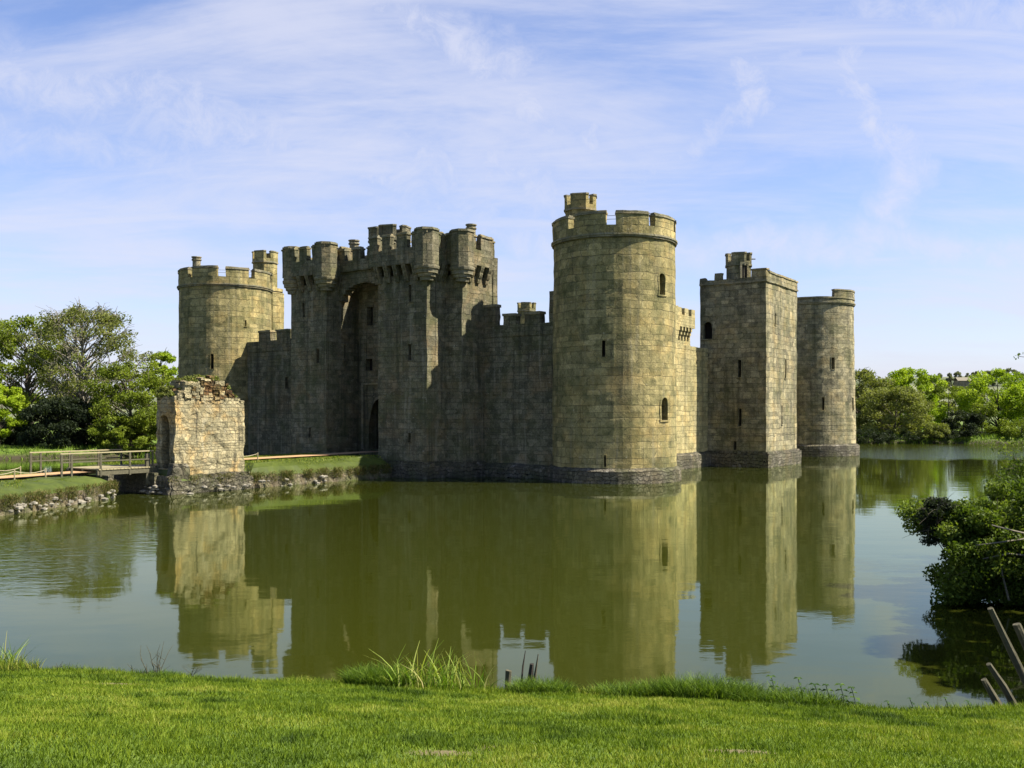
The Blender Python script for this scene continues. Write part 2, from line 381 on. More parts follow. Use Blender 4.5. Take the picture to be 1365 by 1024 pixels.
def poly_turret(parent, cx, cyy, R, z0, z1, n=8, rot=0.0, mat='tower', cren=True, name='turret', flare=.12, door=None, label=None):
    mb = MB()
    def P(i, r, z): a = rot+2*PI*i/n; return (cx+r*math.cos(a), cyy+r*math.sin(a), z)
    zc = z1-.8 if cren else z1
    def ring(r, za, zb, mi=0, sub=None):
        L = 2*r*math.sin(PI/n)
        for i in range(n):
            for zz in lin(za, zb, .9)[:-1]:
                ze = min(zz+(zb-za)/max(1, math.ceil((zb-za)/.9)), zb)
                mb.face([P(i, r, zz), P(i+1, r, zz), P(i+1, r, ze), P(i, r, ze)], [(i*L, zz), ((i+1)*L, zz), ((i+1)*L, ze), (i*L, ze)], mi)
        for z in (za, zb): mb.face([P(i, r, z) for i in range(n)], None, mi)
    ring(R, z0, zc-.45)
    ring(R+flare, zc-.45, zc-.3, 1); ring(R+flare*.6, zc-.3, zc)
    if cren:
        for i in range(n):
            if i % 2 == 0: continue
            for (ra, rb, za, zb, mi) in ((R-.3, R+flare*.6, zc, z1-.12, 0), (R-.36, R+flare*1.1, z1-.12, z1, 1)):
                w0, w1 = -.28, 1.28
                def Q(w, r, z):
                    if w < 0: a = Vector(P(i-1, r, z)); b = Vector(P(i, r, z)); q = b.lerp(a, -w)
                    elif w > 1: a = Vector(P(i+1, r, z)); b = Vector(P(i+2, r, z)); q = a.lerp(b, w-1)
                    else: q = Vector(P(i, r, z)).lerp(Vector(P(i+1, r, z)), w)
                    return q
                W = [w0, 0, 1, w1]
                for k in range(3):
                    for r in (ra, rb): mb.face([Q(W[k], r, za), Q(W[k+1], r, za), Q(W[k+1], r, zb), Q(W[k], r, zb)], [(W[k], za), (W[k+1], za), (W[k+1], zb), (W[k], zb)], mi)
                    mb.face([Q(W[k], ra, zb), Q(W[k+1], ra, zb), Q(W[k+1], rb, zb), Q(W[k], rb, zb)], None, mi)
                for w in (w0, w1): mb.face([Q(w, ra, za), Q(w, rb, za), Q(w, rb, zb), Q(w, ra, zb)], [(0, za), (.4, za), (.4, zb), (0, zb)], mi)
    o = mb.build(name, [M[mat], M['coping']], parent, .05, .9)
    if label: o['label'] = label
    return o
def chimney(parent, x, y, r, z0, z1, mat='coping'):
    mb = MB(); n = 10
    prof = [(z0, r), (z1-.42, r), (z1-.36, r*1.22), (z1-.26, r*1.22), (z1-.22, r), (z1-.12, r*1.05), (z1-.08, r*1.25), (z1, r*1.25), (z1+.001, r*.75), (z1-.3, r*.7)]
    mb.tube([(x, y, z+i*1e-4) for i, (z, _) in enumerate(prof)], [p[1] for p in prof], n, 0, True)
    return mb.build('chimney', [M[mat]], parent, .03, 1.5)

# --- round towers
nw, nwc = round_tower(P0, 4.5, 'nearest and largest round tower, half lit by the sun',
    [(805, 454, 476, 4.5, False), (882.5, 364, 393, 8, True), (884, 530, 560, 8.5, True), (807, 607, 623, 2.5, False)],
    gap_deg=[(-80.8, 8), (-41.8, 8.6), (-2.5, 9), (36, 7), (76, 8), (116, 8), (156, 8), (-120, 8), (-160, 8)])
tx, ty = xat(774, 75), 75
poly_turret(nw, tx, ty, 1.22, 17.4, zat(261.5, 75), 8, rad(14), 'tower')
rl = MB()
for k in range(0, 37):
    pass
for zr in (18.75, 19.0):
    rl.tube([nwc.f((nwc.ac+rad(g))*4.5, zr, -.9) for g in range(-60, 61, 4)], [.02]*31, 4)
rl.build('handrail', [M['metal']], nw)
NEc = P0+U*LU
ne, nec = round_tower(NEc, 4.5, 'round tower behind the ruined barbican, chimney and turret on top',
    [(283, 472, 492, 3.6, False), (327, 427, 436, 2, False)], zstr=17.3, gap_deg=[(-86, 8), (-47, 7), (-4.6, 10), (33, 8), (76, 8), (120, 8), (160, 8), (-130, 8)])
poly_turret(ne, xat(353.5, 102.5), 102.5, 1.25, 17, zat(336, 102.5), 8, rad(8), 'tower')
poly_turret(ne, xat(358, 102.2), 102.2, 1.62, .5, zat(386, 102.2), 12, 0, 'tower', cren=False, name='stair_shaft', flare=-.2)
chimney(ne, xat(262, 100), 100, .42, 17.5, zat(342.5, 100))
rl = MB()
for zr in (18.7, 18.95): rl.tube([nec.f((nec.ac+rad(g))*4.5, zr, -.9) for g in range(-60, 61, 4)], [.02]*31, 4)
rl.build('handrail', [M['metal']], ne)
SWc = P0+V*LV
sw, swc = round_tower(SWc, 4.42, 'farthest round tower at the right, with one raised merlon',
    [(1110, 477, 492, 3.5, False), (1097, 530, 547, 2.5, False), (1135, 530, 547, 2.2, False)], zcren=18.05, parapet=False, zstr=17.4, plinth=1.35, mat='grey', flare=.3)
mb = MB(); s0, _ = swc.s_at(1112); s1 = s0+5.2
solid(mb, swc.f, s0, s1, -.5, .08, 18.21, 18.95, .5); solid(mb, swc.f, s0-.05, s1, -.56, .14, 18.95, 19.1, .5, 1)
mb.build('merlon', [M['grey'], M['coping']], sw, J)
SEc = P0+U*LU+V*LV
se, sec = round_tower(SEc, 4.5, 'round tower hidden behind the northern wall, only its turret showing', [], zstr=15.6, zcren=16.5, ztop=17.3, gap_deg=[(-80, 8), (-40, 8), (0, 8), (40, 8), (80, 8), (120, 8), (160, 8)], mat='grey')
poly_turret(se, xat(702, 137), 137, 1.3, 15.6, zat(404, 137), 8, .3, 'tower')

RU0 = 10.3
# --- northern curtain wall, western half
def curtain(label, parts, mat): 
    pass
PL = 2.4
nwall = MB()
a, b = 3.3, 10.5
panel(nwall, FN(PL), a, b, .9, 11.75, [], .7)
solid(nwall, FN(PL), a, b, -1.6, -.02, 10.6, 11.3, .9)
solid(nwall, FN(PL), a, b, -.65, .06, 10.9, 11.8, .6)
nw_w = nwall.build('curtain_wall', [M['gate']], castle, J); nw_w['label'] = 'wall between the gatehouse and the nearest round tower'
mb = MB()
def PX(px): return upx(px, PL)
for (p0, p1, yt) in ((641.5, 661, 406.5), (671.5, 688, 418), (700, 720, 415.5), (732.5, 745, 388)):
    uu0, uu1 = PX(p1), PX(p0); zt = zat(yt, UN((uu0+uu1)/2, PL).y); dz = .2 if yt > 400 else .0
    zb = 11.75
    solid(mb, FN(PL), uu0, uu1, -.6, .05, zb, zt-dz, .45)
    if dz: solid(mb, FN(PL), uu0-.05, uu1+.05, -.7, .13, zt-.2, zt, .45, 1)
mb.build('parapet', [M['gate'], M['coping']], nw_w, .09, .9)
pb = MB(); solid(pb, FN(PL), 3, 10.6, -.5, .5, -1, .75, .5); pb.grid(lambda s, b_: FN(PL)(s, .75+.3*b_, .5-.45*b_), lin(3, 10.6, .5), [0, 1], lambda s, b_: (s, b_*.4)); pb.build('plinth', [M['rubble']], nw_w, .16, .8)
# --- northern curtain wall, eastern half
PL = .9
mb = MB(); ops = [Opening(upx(382.5, PL), zat(518, dN(382.5, PL)), .35, 1.1)]
panel(mb, FN(PL), 28.0, 42.5, .9, 11.9, ops, .8)
solid(mb, FN(PL), 28.7, 42.5, -.65, .06, 10.9, 11.9, .8)
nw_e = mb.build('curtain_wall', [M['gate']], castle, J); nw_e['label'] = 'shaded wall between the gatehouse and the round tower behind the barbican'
openings(FN(PL), ops, nw_e, M['gate'], J)
mb = MB()
for (u0, u1) in ((28.7, 30.6), (31.3, 33.6), (34.3, 36.3), (PX(361), PX(345.5)),):
    solid(mb, FN(PL), u0, u1, -.6, .05, 11.9, 12.75, .5); solid(mb, FN(PL), u0-.05, u1+.05, -.66, .12, 12.75, 12.92, .5, 1)
mb.build('parapet', [M['gate'], M['coping']], nw_e, .09, .9)
pb = MB(); solid(pb, FN(PL), 28.7, 42.5, -.5, .5, -1, 1.0, .6); pb.build('plinth', [M['rubble']], nw_e, .16, .8)
# --- western curtain wall
OW = -1.3
mb = MB(); panel(mb, FV(OW), 3.0, 22, 1.1, 10.75, [], .8); 
solid(mb, FV(OW), 3, 22, -1.4, -.02, 9.8, 10.5, 1); solid(mb, FV(OW), 12.0, 14.75, -.8, -.01, 10.7, 14.4, .6); solid(mb, FV(OW), 12.0, 13.6, -.8, -.03, 14.4, 16.6, .6)
solid(mb, FV(OW), 14.75, 22, -.8, .02, 10.5, 11.0, .5)
ww = mb.build('curtain_wall', [M['wall']], castle, .11, .8); ww['label'] = 'sunlit wall between the nearest round tower and the square tower'
pb = MB(); solid(pb, FV(OW), 3, 22, -.5, .42, -1, 1.15, .5); pb.grid(lambda s, b_: FV(OW)(s, 1.15+.25*b_, .42-.4*b_), lin(3, 22, .5), [0, 1], lambda s, b_: (s, b_*.4)); pb.build('plinth', [M['rubble']], ww, .13, .8)
mb = MB(); panel(mb, FV(OW), 29, 48, 1.1, 11.0, [], 1); solid(mb, FV(OW), 29, 48, -1.4, -.02, 10, 11, 1)
w2 = mb.build('curtain_wall', [M['wall']], castle, J); w2['label'] = 'wall between the square tower and the farthest round tower'
pb = MB(); solid(pb, FV(OW), 29, 48, -.5, .42, -1, 1.2, .8); pb.build('plinth', [M['rubble']], w2, .13, .8)
# --- southern and eastern curtain walls (far side)
fS = frame(SWc, U, V); mb = MB(); solid(mb, fS, 3, 42, -1.5, .4, -1, 10.8, 1.5)
merlons(mb, fS, 3, 42, -.3, .4, 10.8, 11.7, [(5+3*i, 5.9+3*i) for i in range(12)])
ws = mb.build('curtain_wall', [M['wall'], M['coping']], castle, J); ws['label'] = 'far southern wall hidden behind the towers'
fE = frame(NEc, V, -WO); mb = MB(); solid(mb, fE, 3, 48, -.6, 1.3, -1, 10.8, 1.5)
we = mb.build('curtain_wall', [M['wall'], M['coping']], castle, J); we['label'] = 'far eastern wall hidden behind the gatehouse'

# --- square tower
A0, A1, OT = 21.4, 30.5, 4.3; OIN = -2.05
fN2 = frame(P0+V*A0, -WO, -V)        # s measured inward from the outer corner: s = OT - out
def fNs(s, z, t): q = P0 + V*(A0-t) + WO*(OT-s); return (q.x, q.y, z)
def fWs(s, z, t): q = P0 + V*s + WO*(OT+t); return (q.x, q.y, z)
def fSs(s, z, t): q = P0 + V*(A1+t) + WO*(OT-s); return (q.x, q.y, z)
def fEs(s, z, t): q = P0 + V*s + WO*(OIN-t); return (q.x, q.y, z)
def s_north(px):
    r = (px-CX)/F; O = P0+V*A0+WO*OT; s = (O.x-r*O.y)/(WO.x-r*WO.y); return s, (O-WO*s).y
ZT = 16.9
mb = MB(); ops = []
for (px, y0, y1, w) in ((943.5, 429, 452, .95), (986, 480, 503, .32), (986.5, 545, 568, .32), (980, 588, 600, .25)):
    s, d = s_north(px); ops.append(Opening(s, zat(y1, d), w, (y1-y0)*d/F, w > .5, .5, 'arched_window' if w > .5 else 'arrow_slit', frame=.1))
panel(mb, fNs, 0, OT-OIN, 1.3, ZT, ops, .7)
opw = []
for (px, y0, y1) in ((1034, 418, 433), (1047, 479, 505), (1042, 541, 566)):
    s = apx(px, OT); d = (P0+V*s+WO*OT).y; opw.append(Opening(s, zat(y1, d), .32, (y1-y0)*d/F, False, .45, frame=.1))
panel(mb, fWs, A0, A1, 1.3, ZT, opw, .7)
panel(mb, fSs, 0, OT-OIN, 1.3, ZT, [], 1); panel(mb, fEs, A0, A1, 1.3, ZT, [], 1)
solid(mb, fWs, A0+.1, A1-.1, -(OT-OIN)+.1, -.1, ZT-.4, ZT-.02, 1.5)
sq = mb.build('square_tower', [M['grey']], castle, J); sq['label'] = 'square tower with a sharp corner between shade and sun'
openings(fNs, ops, sq, M['grey'], J); openings(fWs, opw, sq, M['grey'], J)
mb = MB()
solid(mb, fNs, -.1, OT-OIN, -.5, .12, ZT, ZT+.16, .6, 1)
solid(mb, fNs, -.03, OT-OIN, -.5, .05, ZT+.16, 17.35, .5)
solid(mb, fNs, -.03, 1.35, -.5, .05, 17.35, 17.95, .5); solid(mb, fNs, -.1, 1.4, -.6, .13, 17.95, 18.1, .5, 1)
solid(mb, fNs, OT-OIN-.5, OT-OIN, -.5, .05, 17.35, 17.6, .5); solid(mb, fNs, 4.2, 4.9, -.5, .02, 17.35, 17.95, .4)
solid(mb, fWs, A0+.06, A1+.05, -.5, .12, ZT, ZT+.16, .6, 1); solid(mb, fWs, A0+.06, A1, -.5, .05, ZT+.16, 17.75, .6)
solid(mb, fWs, A0+.55, A1+.08, -.6, .13, 17.75, 17.92, .5, 1)
solid(mb, fSs, 0, OT-OIN, -.5, .05, ZT, 17.6, .8); solid(mb, fEs, A0, A1, -.5, .05, ZT, 17.5, .8)
mb.build('parapet', [M['grey'], M['coping']], sq, .1, .9)
pb = MB(); solid(pb, fNs, -.32, OT-OIN, -.3, .32, -1, 1.25, .5); solid(pb, fWs, A0-.3, A1+.3, -.3, .32, -1, 1.25, .5)
solid(pb, fNs, -.18, OT-OIN, -.3, .16, 1.25, 1.42, .5); solid(pb, fWs, A0-.15, A1+.15, -.3, .16, 1.25, 1.42, .5)
pb.build('plinth', [M['rubble']], sq, .12, .8)
td = 91.5
tu = poly_turret(sq, xat(984.5, td), td, 1.2, 17, zat(338.5, td), 8, rad(12), 'grey')
# doorway of the turret: dark slab paints a recess's shade between pale jambs
ac = math.atan2(-td, -xat(984.5, td)); dx, dy = math.cos(ac+.45), math.sin(ac+.45)
ctr = Vector((xat(984.5, td), td)) + Vector((dx, dy))*1.17; fd = frame(ctr, Vector((-dy, dx)), Vector((dx, dy)))
dmb = MB(); solid(dmb, fd, -.42, -.25, -.2, .08, 17, 18.75, 1); solid(dmb, fd, .25, .42, -.2, .08, 17, 18.75, 1); solid(dmb, fd, -.42, .42, -.2, .09, 18.75, 18.95, 1)
solid(dmb, fd, -.25, .25, -.2, .02, 17, 18.75, 1, 1)
dmb.build('doorway', [M['coping'], M['void']], sq)
bm_ = MB(); bm_.tube([(xat(998, td), td, zat(345.5, td)), (xat(1007, td), td, zat(345.5, td))], [.06, .05], 6); bm_.build('beam', [M['wood']], sq)
# --- postern tower, seen as a machicolated corner past the nearest tower
def fP(s, z, t): q = SWc + U*(16.3+s) + V*t; return (q.x, q.y, z)
mb = MB(); solid(mb, fP, .5, 7, -4.6, 2, -1, 15.4, 1.2)
ps = mb.build('square_tower', [M['wall'], M['coping']], castle, J); ps['label'] = 'far postern tower whose corbelled corner shows beside the nearest round tower'
mb = MB(); solid(mb, fP, 0, 7.5, -5.1, 2.5, 15.9, 17.4, 1)
for i in range(4): solid(mb, fP, .05+i*2.2, 1.2+i*2.2, -5.1, -4.5, 17.4, 18.3, .8); solid(mb, fP, 0, .6, -5.1+i*2.1, -3.9+i*2.1, 17.4, 18.3, .8)
for i in range(7):
    for (zz, tt) in ((15.4, .5), (14.9, .34), (14.4, .17)):
        solid(mb, fP, .5-tt, .5, -4.6+i*.95, -4.2+i*.95, zz, zz+.5, 1); solid(mb, fP, .5+i*.95, .85+i*.95, -4.6-tt, -4.6, zz, zz+.5, 1)
mb.build('parapet', [M['wall']], ps, .05)

# --- gatehouse
GN = 7.4; GU0, GU1, GU2, GU3 = 12.0, 17.0, 22.8, 27.0; ST = 5.24; RU0, RU3 = 10.3, 28.7; GB = 1.35; ZM = 16.35; ZB = 15.6
def slit(px, y0, y1, n0, w=.3, **k): d = dN(px, n0); return Opening(upx(px, n0), zat(y1, d), w, (y1-y0)*d/F, False, .55, **k)
mb = MB()
opsW = [slit(547, 380, 403, GN), slit(547, 459, 481, GN), slit(545.5, 577, 590, GN)]
opsE = [slit(405, 404, 423, GN), slit(424, 465, 484, GN), slit(413, 570, 582, GN, .25)]
panel(mb, FN(GN), GU0, GU1, 1.1, ZB, opsW, .7); panel(mb, FN(GN), GU2, GU3, 1.1, ZB, opsE, .7)
panel(mb, FW(GU0), ST, GN, 1.1, ZB, [], .7); panel(mb, FE(GU1), 3.6, GN, 1.1, ZM+.1, [], .8)
opsI = [Opening(5.3, 9.2, .25, 1.5)]
panel(mb, FW(GU2), 3.6, GN, 1.1, ZB, opsI, .8); panel(mb, FE(GU3), ST, GN, 1.1, ZM+.1, [], .8)
panel(mb, FN(ST), RU0, GU0, 1.1, ZB, [], .6); panel(mb, FN(ST), GU3, RU3, 1.1, ZM+.1, [], .6)
panel(mb, FW(RU0), GB, ST, 1.1, ZB, [], .7); panel(mb, FE(RU3), GB, ST, 1.1, ZM+.1, [], .8)
door = Opening(20.15, 1.9, 2.9, 4.3, True, 1.0, 'gateway', frame=.25, label='deep shadowed pointed entrance arch at the end of the causeway')
w1_ = Opening(21.6, zat(493, 81), .8, 1.0); w2_ = Opening(21.5, zat(432, 81), .7, 1.6)
panel(mb, FN(3.6), GU1, GU2, 1.1, 17, [door, w1_, w2_], .7)
solid(mb, FN(GB-.4), RU0, RU3, -.3, .3, .5, 17.4, 1.5); solid(mb, FW(RU0), GB, GB+.75, -.3, 0, ZB, ZM+.1, .6); solid(mb, FN(0), RU0+.6, RU3-.6, 2.2, 2.5, .5, 16.6, 1.5)
for (s0, s1, t0, t1) in ((RU0+.1, GU1, GB, ST-.1), (GU1, GU2, GB, 3.5), (GU2, RU3-.1, GB, ST-.1), (GU0+.1, GU1-.1, ST-.1, GN-.1), (GU2+.1, GU3-.1, ST-.1, GN-.1)):
    solid(mb, FN(0), s0-.2, s1+.15, t0, t1+.22, 16.75, 17.1, 1.5)
for (s0, s1, t0, t1) in ((GU0+.8, GU1-.8, 3.0, GN-1.0), (GU2+.8, GU3-.8, 3.0, GN-1.0), (RU0+.9, GU1-1, GB+.3, ST-.9), (GU2+1, RU3-.9, GB+.3, ST-.9)):
    solid(mb, FN(0), s0, s1, t0, t1, 14.0, 16.7, 1.5)
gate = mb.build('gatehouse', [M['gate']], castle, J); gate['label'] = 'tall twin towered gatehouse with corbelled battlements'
openings(FN(GN), opsW+opsE, gate, M['gate'], J); openings(FW(GU2), opsI, gate, M['gate'], J); openings(FN(3.6), [door, w1_, w2_], gate, M['gate'], J)
# square hood moulding round the entrance
mb = MB(); fg = FN(3.6)
solid(mb, fg, 18.0, 22.4, 0, .12, 7.35, 7.5, .8); solid(mb, fg, 22.25, 22.4, 0, .12, 1.9, 7.35, .8); solid(mb, fg, 18.0, 18.15, 0, .12, 1.9, 7.35, .8)
mb.build('hood_moulding', [M['coping']], gate)
# high arch screen over the recess
mb = MB(); n0, n1 = 5.3, 6.0; K = 14
for i in range(K):
    a, b = GU1+(GU2-GU1)*i/K, GU1+(GU2-GU1)*(i+1)/K; x = abs((a+b)/2-(GU1+GU2)/2)/((GU2-GU1)/2)
    zz = 13.4 + 2.2*math.sqrt(max(0, 1-x**2)); solid(mb, FN(n0), a, b, 0, n1-n0, zz, 16.6, 1.2)
solid(mb, FN(n0), GU1, GU2, .1, n1-n0+.25, 16.6, 17.5, .7)
merlons(mb, FN(n0), GU1, GU2, .4, n1-n0+.25, 17.5, 18.5, [(17.6, 18.4), (19.3, 20.1), (21.0, 21.8)])
mb.build('arch_screen', [M['gate'], M['coping']], gate, J)
# parapets
def gpar(f, s0, s1, gaps, zc=17.55, zt=18.75, out=.56):
    mb = MB(); solid(mb, f, s0, s1, out-.42, out, ZM, zc, .6); merlons(mb, f, s0, s1, out-.42, out, zc, zt, gaps)
    return mb.build('parapet', [M['gate'], M['coping']], gate, J)
def corb(f, s0, s1, sp=1.18):
    n = max(2, int(round((s1-s0)/sp))+1); mb = MB()
    for i in range(n):
        c = s0+.2+(s1-s0-.4)*i/(n-1)
        for (zz, tt, h) in ((15.90, .56, .46), (15.46, .40, .42), (15.08, .22, .38)): 
            mb.grid(lambda a, b: f(c-.2+.4*b, zz-.0+h*(1-math.cos(a))*.5 if False else zz+h*a, tt*(.72+.28*math.sin(a*1.57))), [0, .35, .7, 1], [0, 1], lambda a, b: (a, b))
            for sg in (-.2, .2): mb.face([f(c+sg, zz, 0), f(c+sg, zz, tt*.72), f(c+sg, zz+h, tt), f(c+sg, zz+h, 0)])
            mb.face([f(c-.2, zz, 0), f(c+.2, zz, 0), f(c+.2, zz, tt*.72), f(c-.2, zz, tt*.72)])
    return mb.build('corbels', [M['gate']], gate, .02)
gpar(FN(GN), GU0-.5, GU1+.45, [(13.05, 13.5), (14.5, 15.2), (16.1, 16.6)]); corb(FN(GN), GU0+.75, GU1)
gpar(FN(GN), GU2-.45, GU3+.5, [(23.9, 24.5), (25.45, 26.0)]); corb(FN(GN), GU2+.6, GU3-.2)
gpar(FW(GU0), ST+.35, GN, [(5.9, 6.4)]); corb(FW(GU0), ST+.1, GN-.6, .95)
gpar(FW(RU0), GB+.75, ST, [(3.6, 4.2)]); gpar(FW(RU0), GB, GB+.75, [], out=.05); corb(FW(RU0), GB+.75, ST-.7, 1.0)
gpar(FW(GU2), 3.6, GN, [(4.2, 4.8), (6.0, 6.5)], out=.42); corb(FW(GU2), 4.2, GN-.5, .85)
gpar(FE(GU1), 3.6, GN, [(4.6, 5.3)], out=.42); gpar(FE(GU3), ST, GN, []); gpar(FE(RU3), GB, ST+.4, [(2, 3)]); gpar(FN(ST), RU0, GU0-.5, []); gpar(FN(ST), GU3+.5, RU3+.5, [])
gpar(FN(GB-.5), RU0+.1, RU3-.1, [(13+2*i, 13.7+2*i) for i in range(7)], out=.5)
def bartizan(u, n, R=.95, zt=18.95, zb=15.98):
    q = UN(u, n); mb = MB(); nn = 8; rot = ua+PI/8
    prof = [(zb-1.0, .30*R), (zb-.98, .52*R), (zb-.74, .56*R), (zb-.70, .70*R), (zb-.48, .74*R), (zb-.44, .88*R), (zb-.16, .92*R), (zb-.12, 1.0*R), (zb+.02, 1.04*R), (zb+.12, 1.04*R)]
    mb.tube([(q.x, q.y, z) for z, _ in prof], [r for _, r in prof], 14, 0)
    o = mb.build('corbels', [M['coping']], gate, .02)
    o = poly_prism(q, R, zb+.1, zt, nn, rot); return o
def poly_prism(q, R, z0, z1, n, rot):
    mb = MB()
    for (r, za, zb) in ((R, z0, z1-.2),):
        Z = lin(za, zb, .7)
        for i in range(n):
            a0, a1 = rot+2*PI*i/n, rot+2*PI*(i+1)/n
            for k in range(len(Z)-1):
                mb.face([(q.x+r*math.cos(a), q.y+r*math.sin(a), z) for a, z in ((a0, Z[k]), (a1, Z[k]), (a1, Z[k+1]), (a0, Z[k+1]))], [(i*.8, Z[k]), (i*.8+.8, Z[k]), (i*.8+.8, Z[k+1]), (i*.8, Z[k+1])])
    for (r, za, zb) in ((R+.08, z1-.2, z1-.08), (R-.04, z1-.08, z1)):
        for i in range(n):
            a0, a1 = rot+2*PI*i/n, rot+2*PI*(i+1)/n
            mb.face([(q.x+r*math.cos(a), q.y+r*math.sin(a), z) for a, z in ((a0, za), (a1, za), (a1, zb), (a0, zb))], None, 1)
        for z in (za, zb): mb.face([(q.x+r*math.cos(rot+2*PI*i/n), q.y+r*math.sin(rot+2*PI*i/n), z) for i in range(n)], None, 1)
    return mb.build('corner_turret', [M['turret'], M['coping']], gate, .05)
bartizan(GU0+.1, GN-.1); bartizan(RU0+.1, ST-.1); bartizan(GU2+.1, GN-.1); bartizan(GU3-.1, GN-.1, .85)
q = UN(16.6, 2.6); poly_turret(gate, xat(524, 79.5), 79.5, 1.35, 16.5, zat(303, 79.5), 8, .1, 'gate')
poly_turret(gate, xat(503.5, 80.5), 80.5, .75, 16.5, zat(304.5, 80.5), 6, .5, 'gate')
chimney(gate, xat(628, 76.5), 76.5, .36, 16.6, zat(299.5, 76.5)); chimney(gate, xat(472, 84), 84, .40, 16.6, zat(320.5, 84)); chimney(gate, xat(584, 78.5), 78.5, .36, 16.6, zat(310, 78.5))
# rough base of the gatehouse
pb = MB()
for (f, s0, s1) in ((FN(GN), GU0-.4, GU1+.5), (FN(GN), GU2, GU3), (FW(GU0), ST, GN), (FN(ST), RU0-.4, GU0), (FW(RU0), .5, ST), (FN(3.6), GU1, GU2), (FE(RU3), 0, ST), (FE(GU3), ST, GN), (FN(ST), GU3, RU3)):
    solid(pb, f, s0, s1, -.4, .38, -1, .98, .5); solid(pb, f, s0, s1, -.4, .16, .98, 1.22, .6)
pb.build('plinth', [M['rubble']], gate, .15, .8)

# ---------------------------------------------------------------- causeway, island, path
def slab(name, pts, ztop, inset, zin, mats, jit=.1, rows=5):
    """island with a rough stone edge: outline pts (world xy), wall up to ztop, turf rising to zin"""
    mb = MB(); P = []
    for i in range(len(pts)):
        a, b = Vector(pts[i]), Vector(pts[(i+1) % len(pts)])
        k = max(1, int((b-a).length/.6)); P += [a.lerp(b, j/k) for j in range(k)]
    c = sum(P, Vector((0, 0)))/len(P); n = len(P)
    def R(k, z, f): return [(c.x+(p.x-c.x)*(1-f/max(.1, (p-c).length)), c.y+(p.y-c.y)*(1-f/max(.1, (p-c).length)), z) for p in P]
    rings = [(R(0, -1.0, -.25), 0), (R(0, 0, -.1), 0), (R(0, ztop*.5, 0), 0), (R(0, ztop, .05), 1), (R(0, ztop+.6*(zin-ztop), inset*.45), 1), (R(0, zin, inset), 1)]
    for k in range(len(rings)-1):
        for i in range(n):
            j = (i+1) % n; L = i*.6
            mb.face([rings[k][0][i], rings[k][0][j], rings[k+1][0][j], rings[k+1][0][i]], [(L, k*.4), (L+.6, k*.4), (L+.6, k*.4+.4), (L, k*.4+.4)], rings[k][1])
    mb.face(rings[-1][0], None, 1)
    return mb.build(name, mats, None, jit, .9)
def uw(u, n): q = UN(u, n); return (q.x, q.y)
o = slab('causeway', [uw(15.2, 7.6), uw(15.3, 21.5), uw(25.8, 21.5), uw(25.8, 7.6)], .80, 1.5, 1.62, [M['bank'], M['turf']], .22); structure(o)
o = slab('barbican_islet', [uw(15.12, 21.4), uw(15.1, 27.75), uw(25, 27.9), uw(25.5, 21.4)], .8, 1.0, 1.55, [M['rubble'], M['turf']], .16); structure(o)
isl = [uw(15.9, 30.9), uw(13.6, 35.2), uw(11.5, 39.2), uw(11.5, 46), uw(15, 51), uw(24, 51), uw(29, 46), uw(29, 37), uw(24, 30.9)]
o = slab('octagonal_islet', isl, .78, 1.6, 1.32, [M['bank'], M['turf']], .26); structure(o)
# loose stones along the waterline
def rocks(name, pts, n, r, mat, label):
    mb = MB()
    for k in range(n):
        i = random.randrange(len(pts)-1); a, b = Vector(pts[i]), Vector(pts[i+1]); p = a.lerp(b, random.random())
        rr = r*random.uniform(.4, 1.3); cz = random.uniform(.0, .5)
        c = Vector((p.x+random.uniform(-.2, .2), p.y-random.uniform(.0, .25), cz))
        base = len(mb.v); ph = random.random()*6
        R2 = [(-1, 0), (-.5, .85), (.4, .9), (1, 0)]
        for (zz, q) in R2:
            for i2 in range(7):
                a_ = 2*PI*i2/7+ph; w = rr*(q*(1+random.uniform(-.2, .2)) if q else .05)
                mb.v.append((c.x+w*1.3*math.cos(a_), c.y+w*math.sin(a_), c.z+rr*.6*zz))
        for k2 in range(3):
            for i2 in range(7):
                j2 = (i2+1) % 7; mb.f.append([base+k2*7+i2, base+k2*7+j2, base+k2*7+7+j2, base+k2*7+7+i2]); mb.uv += [(0, 0)]*4; mb.mi.append(0)
    o = mb.build(name, [mat], None, 0); o['kind'] = 'stuff'; tag(o, label, 'stones')
M['pale'] = plain('pale_rock', (.17, .155, .125), .95, .8, 3, .6)
rocks('edge_stones', [uw(15.9, 30.9), uw(13.6, 35.2), uw(11.5, 39.2)], 45, .17, M['pale'], 'loose pale stones at the waterline of the left islet')
rocks('edge_stones', [uw(15.1, 14.5), uw(14.9, 22.0), uw(14.6, 27.9), uw(17.2, 27.95)], 40, .15, M['pale'], 'loose pale stones at the waterline below the ruin and causeway')
# path
def strip(name, pts, w, z, mat):
    mb = MB(); L = 0
    for i in range(len(pts)-1):
        a, b = Vector(pts[i]), Vector(pts[i+1]); d = (b-a).normalized(); s_ = Vector((-d.y, d.x))*w/2
        mb.face([(*(a-s_), z[i]), (*(b-s_), z[i+1]), (*(b+s_), z[i+1]), (*(a+s_), z[i])], [(0, L), (0, L+1), (1, L+1), (1, L)]); L += 1
    return mb.build(name, [mat])
o = strip('path', [uw(19.9, 4.2), uw(19.7, 12), uw(19.3, 20), uw(18.6, 27.7)], 2.0, [1.80, 1.74, 1.72, 1.66], M['path']); structure(o)
o = strip('path', [uw(18.4, 31.0), uw(18.3, 35), uw(17.6, 40), uw(17.2, 47)], 1.9, [1.5, 1.44, 1.42, 1.42], M['path']); structure(o)

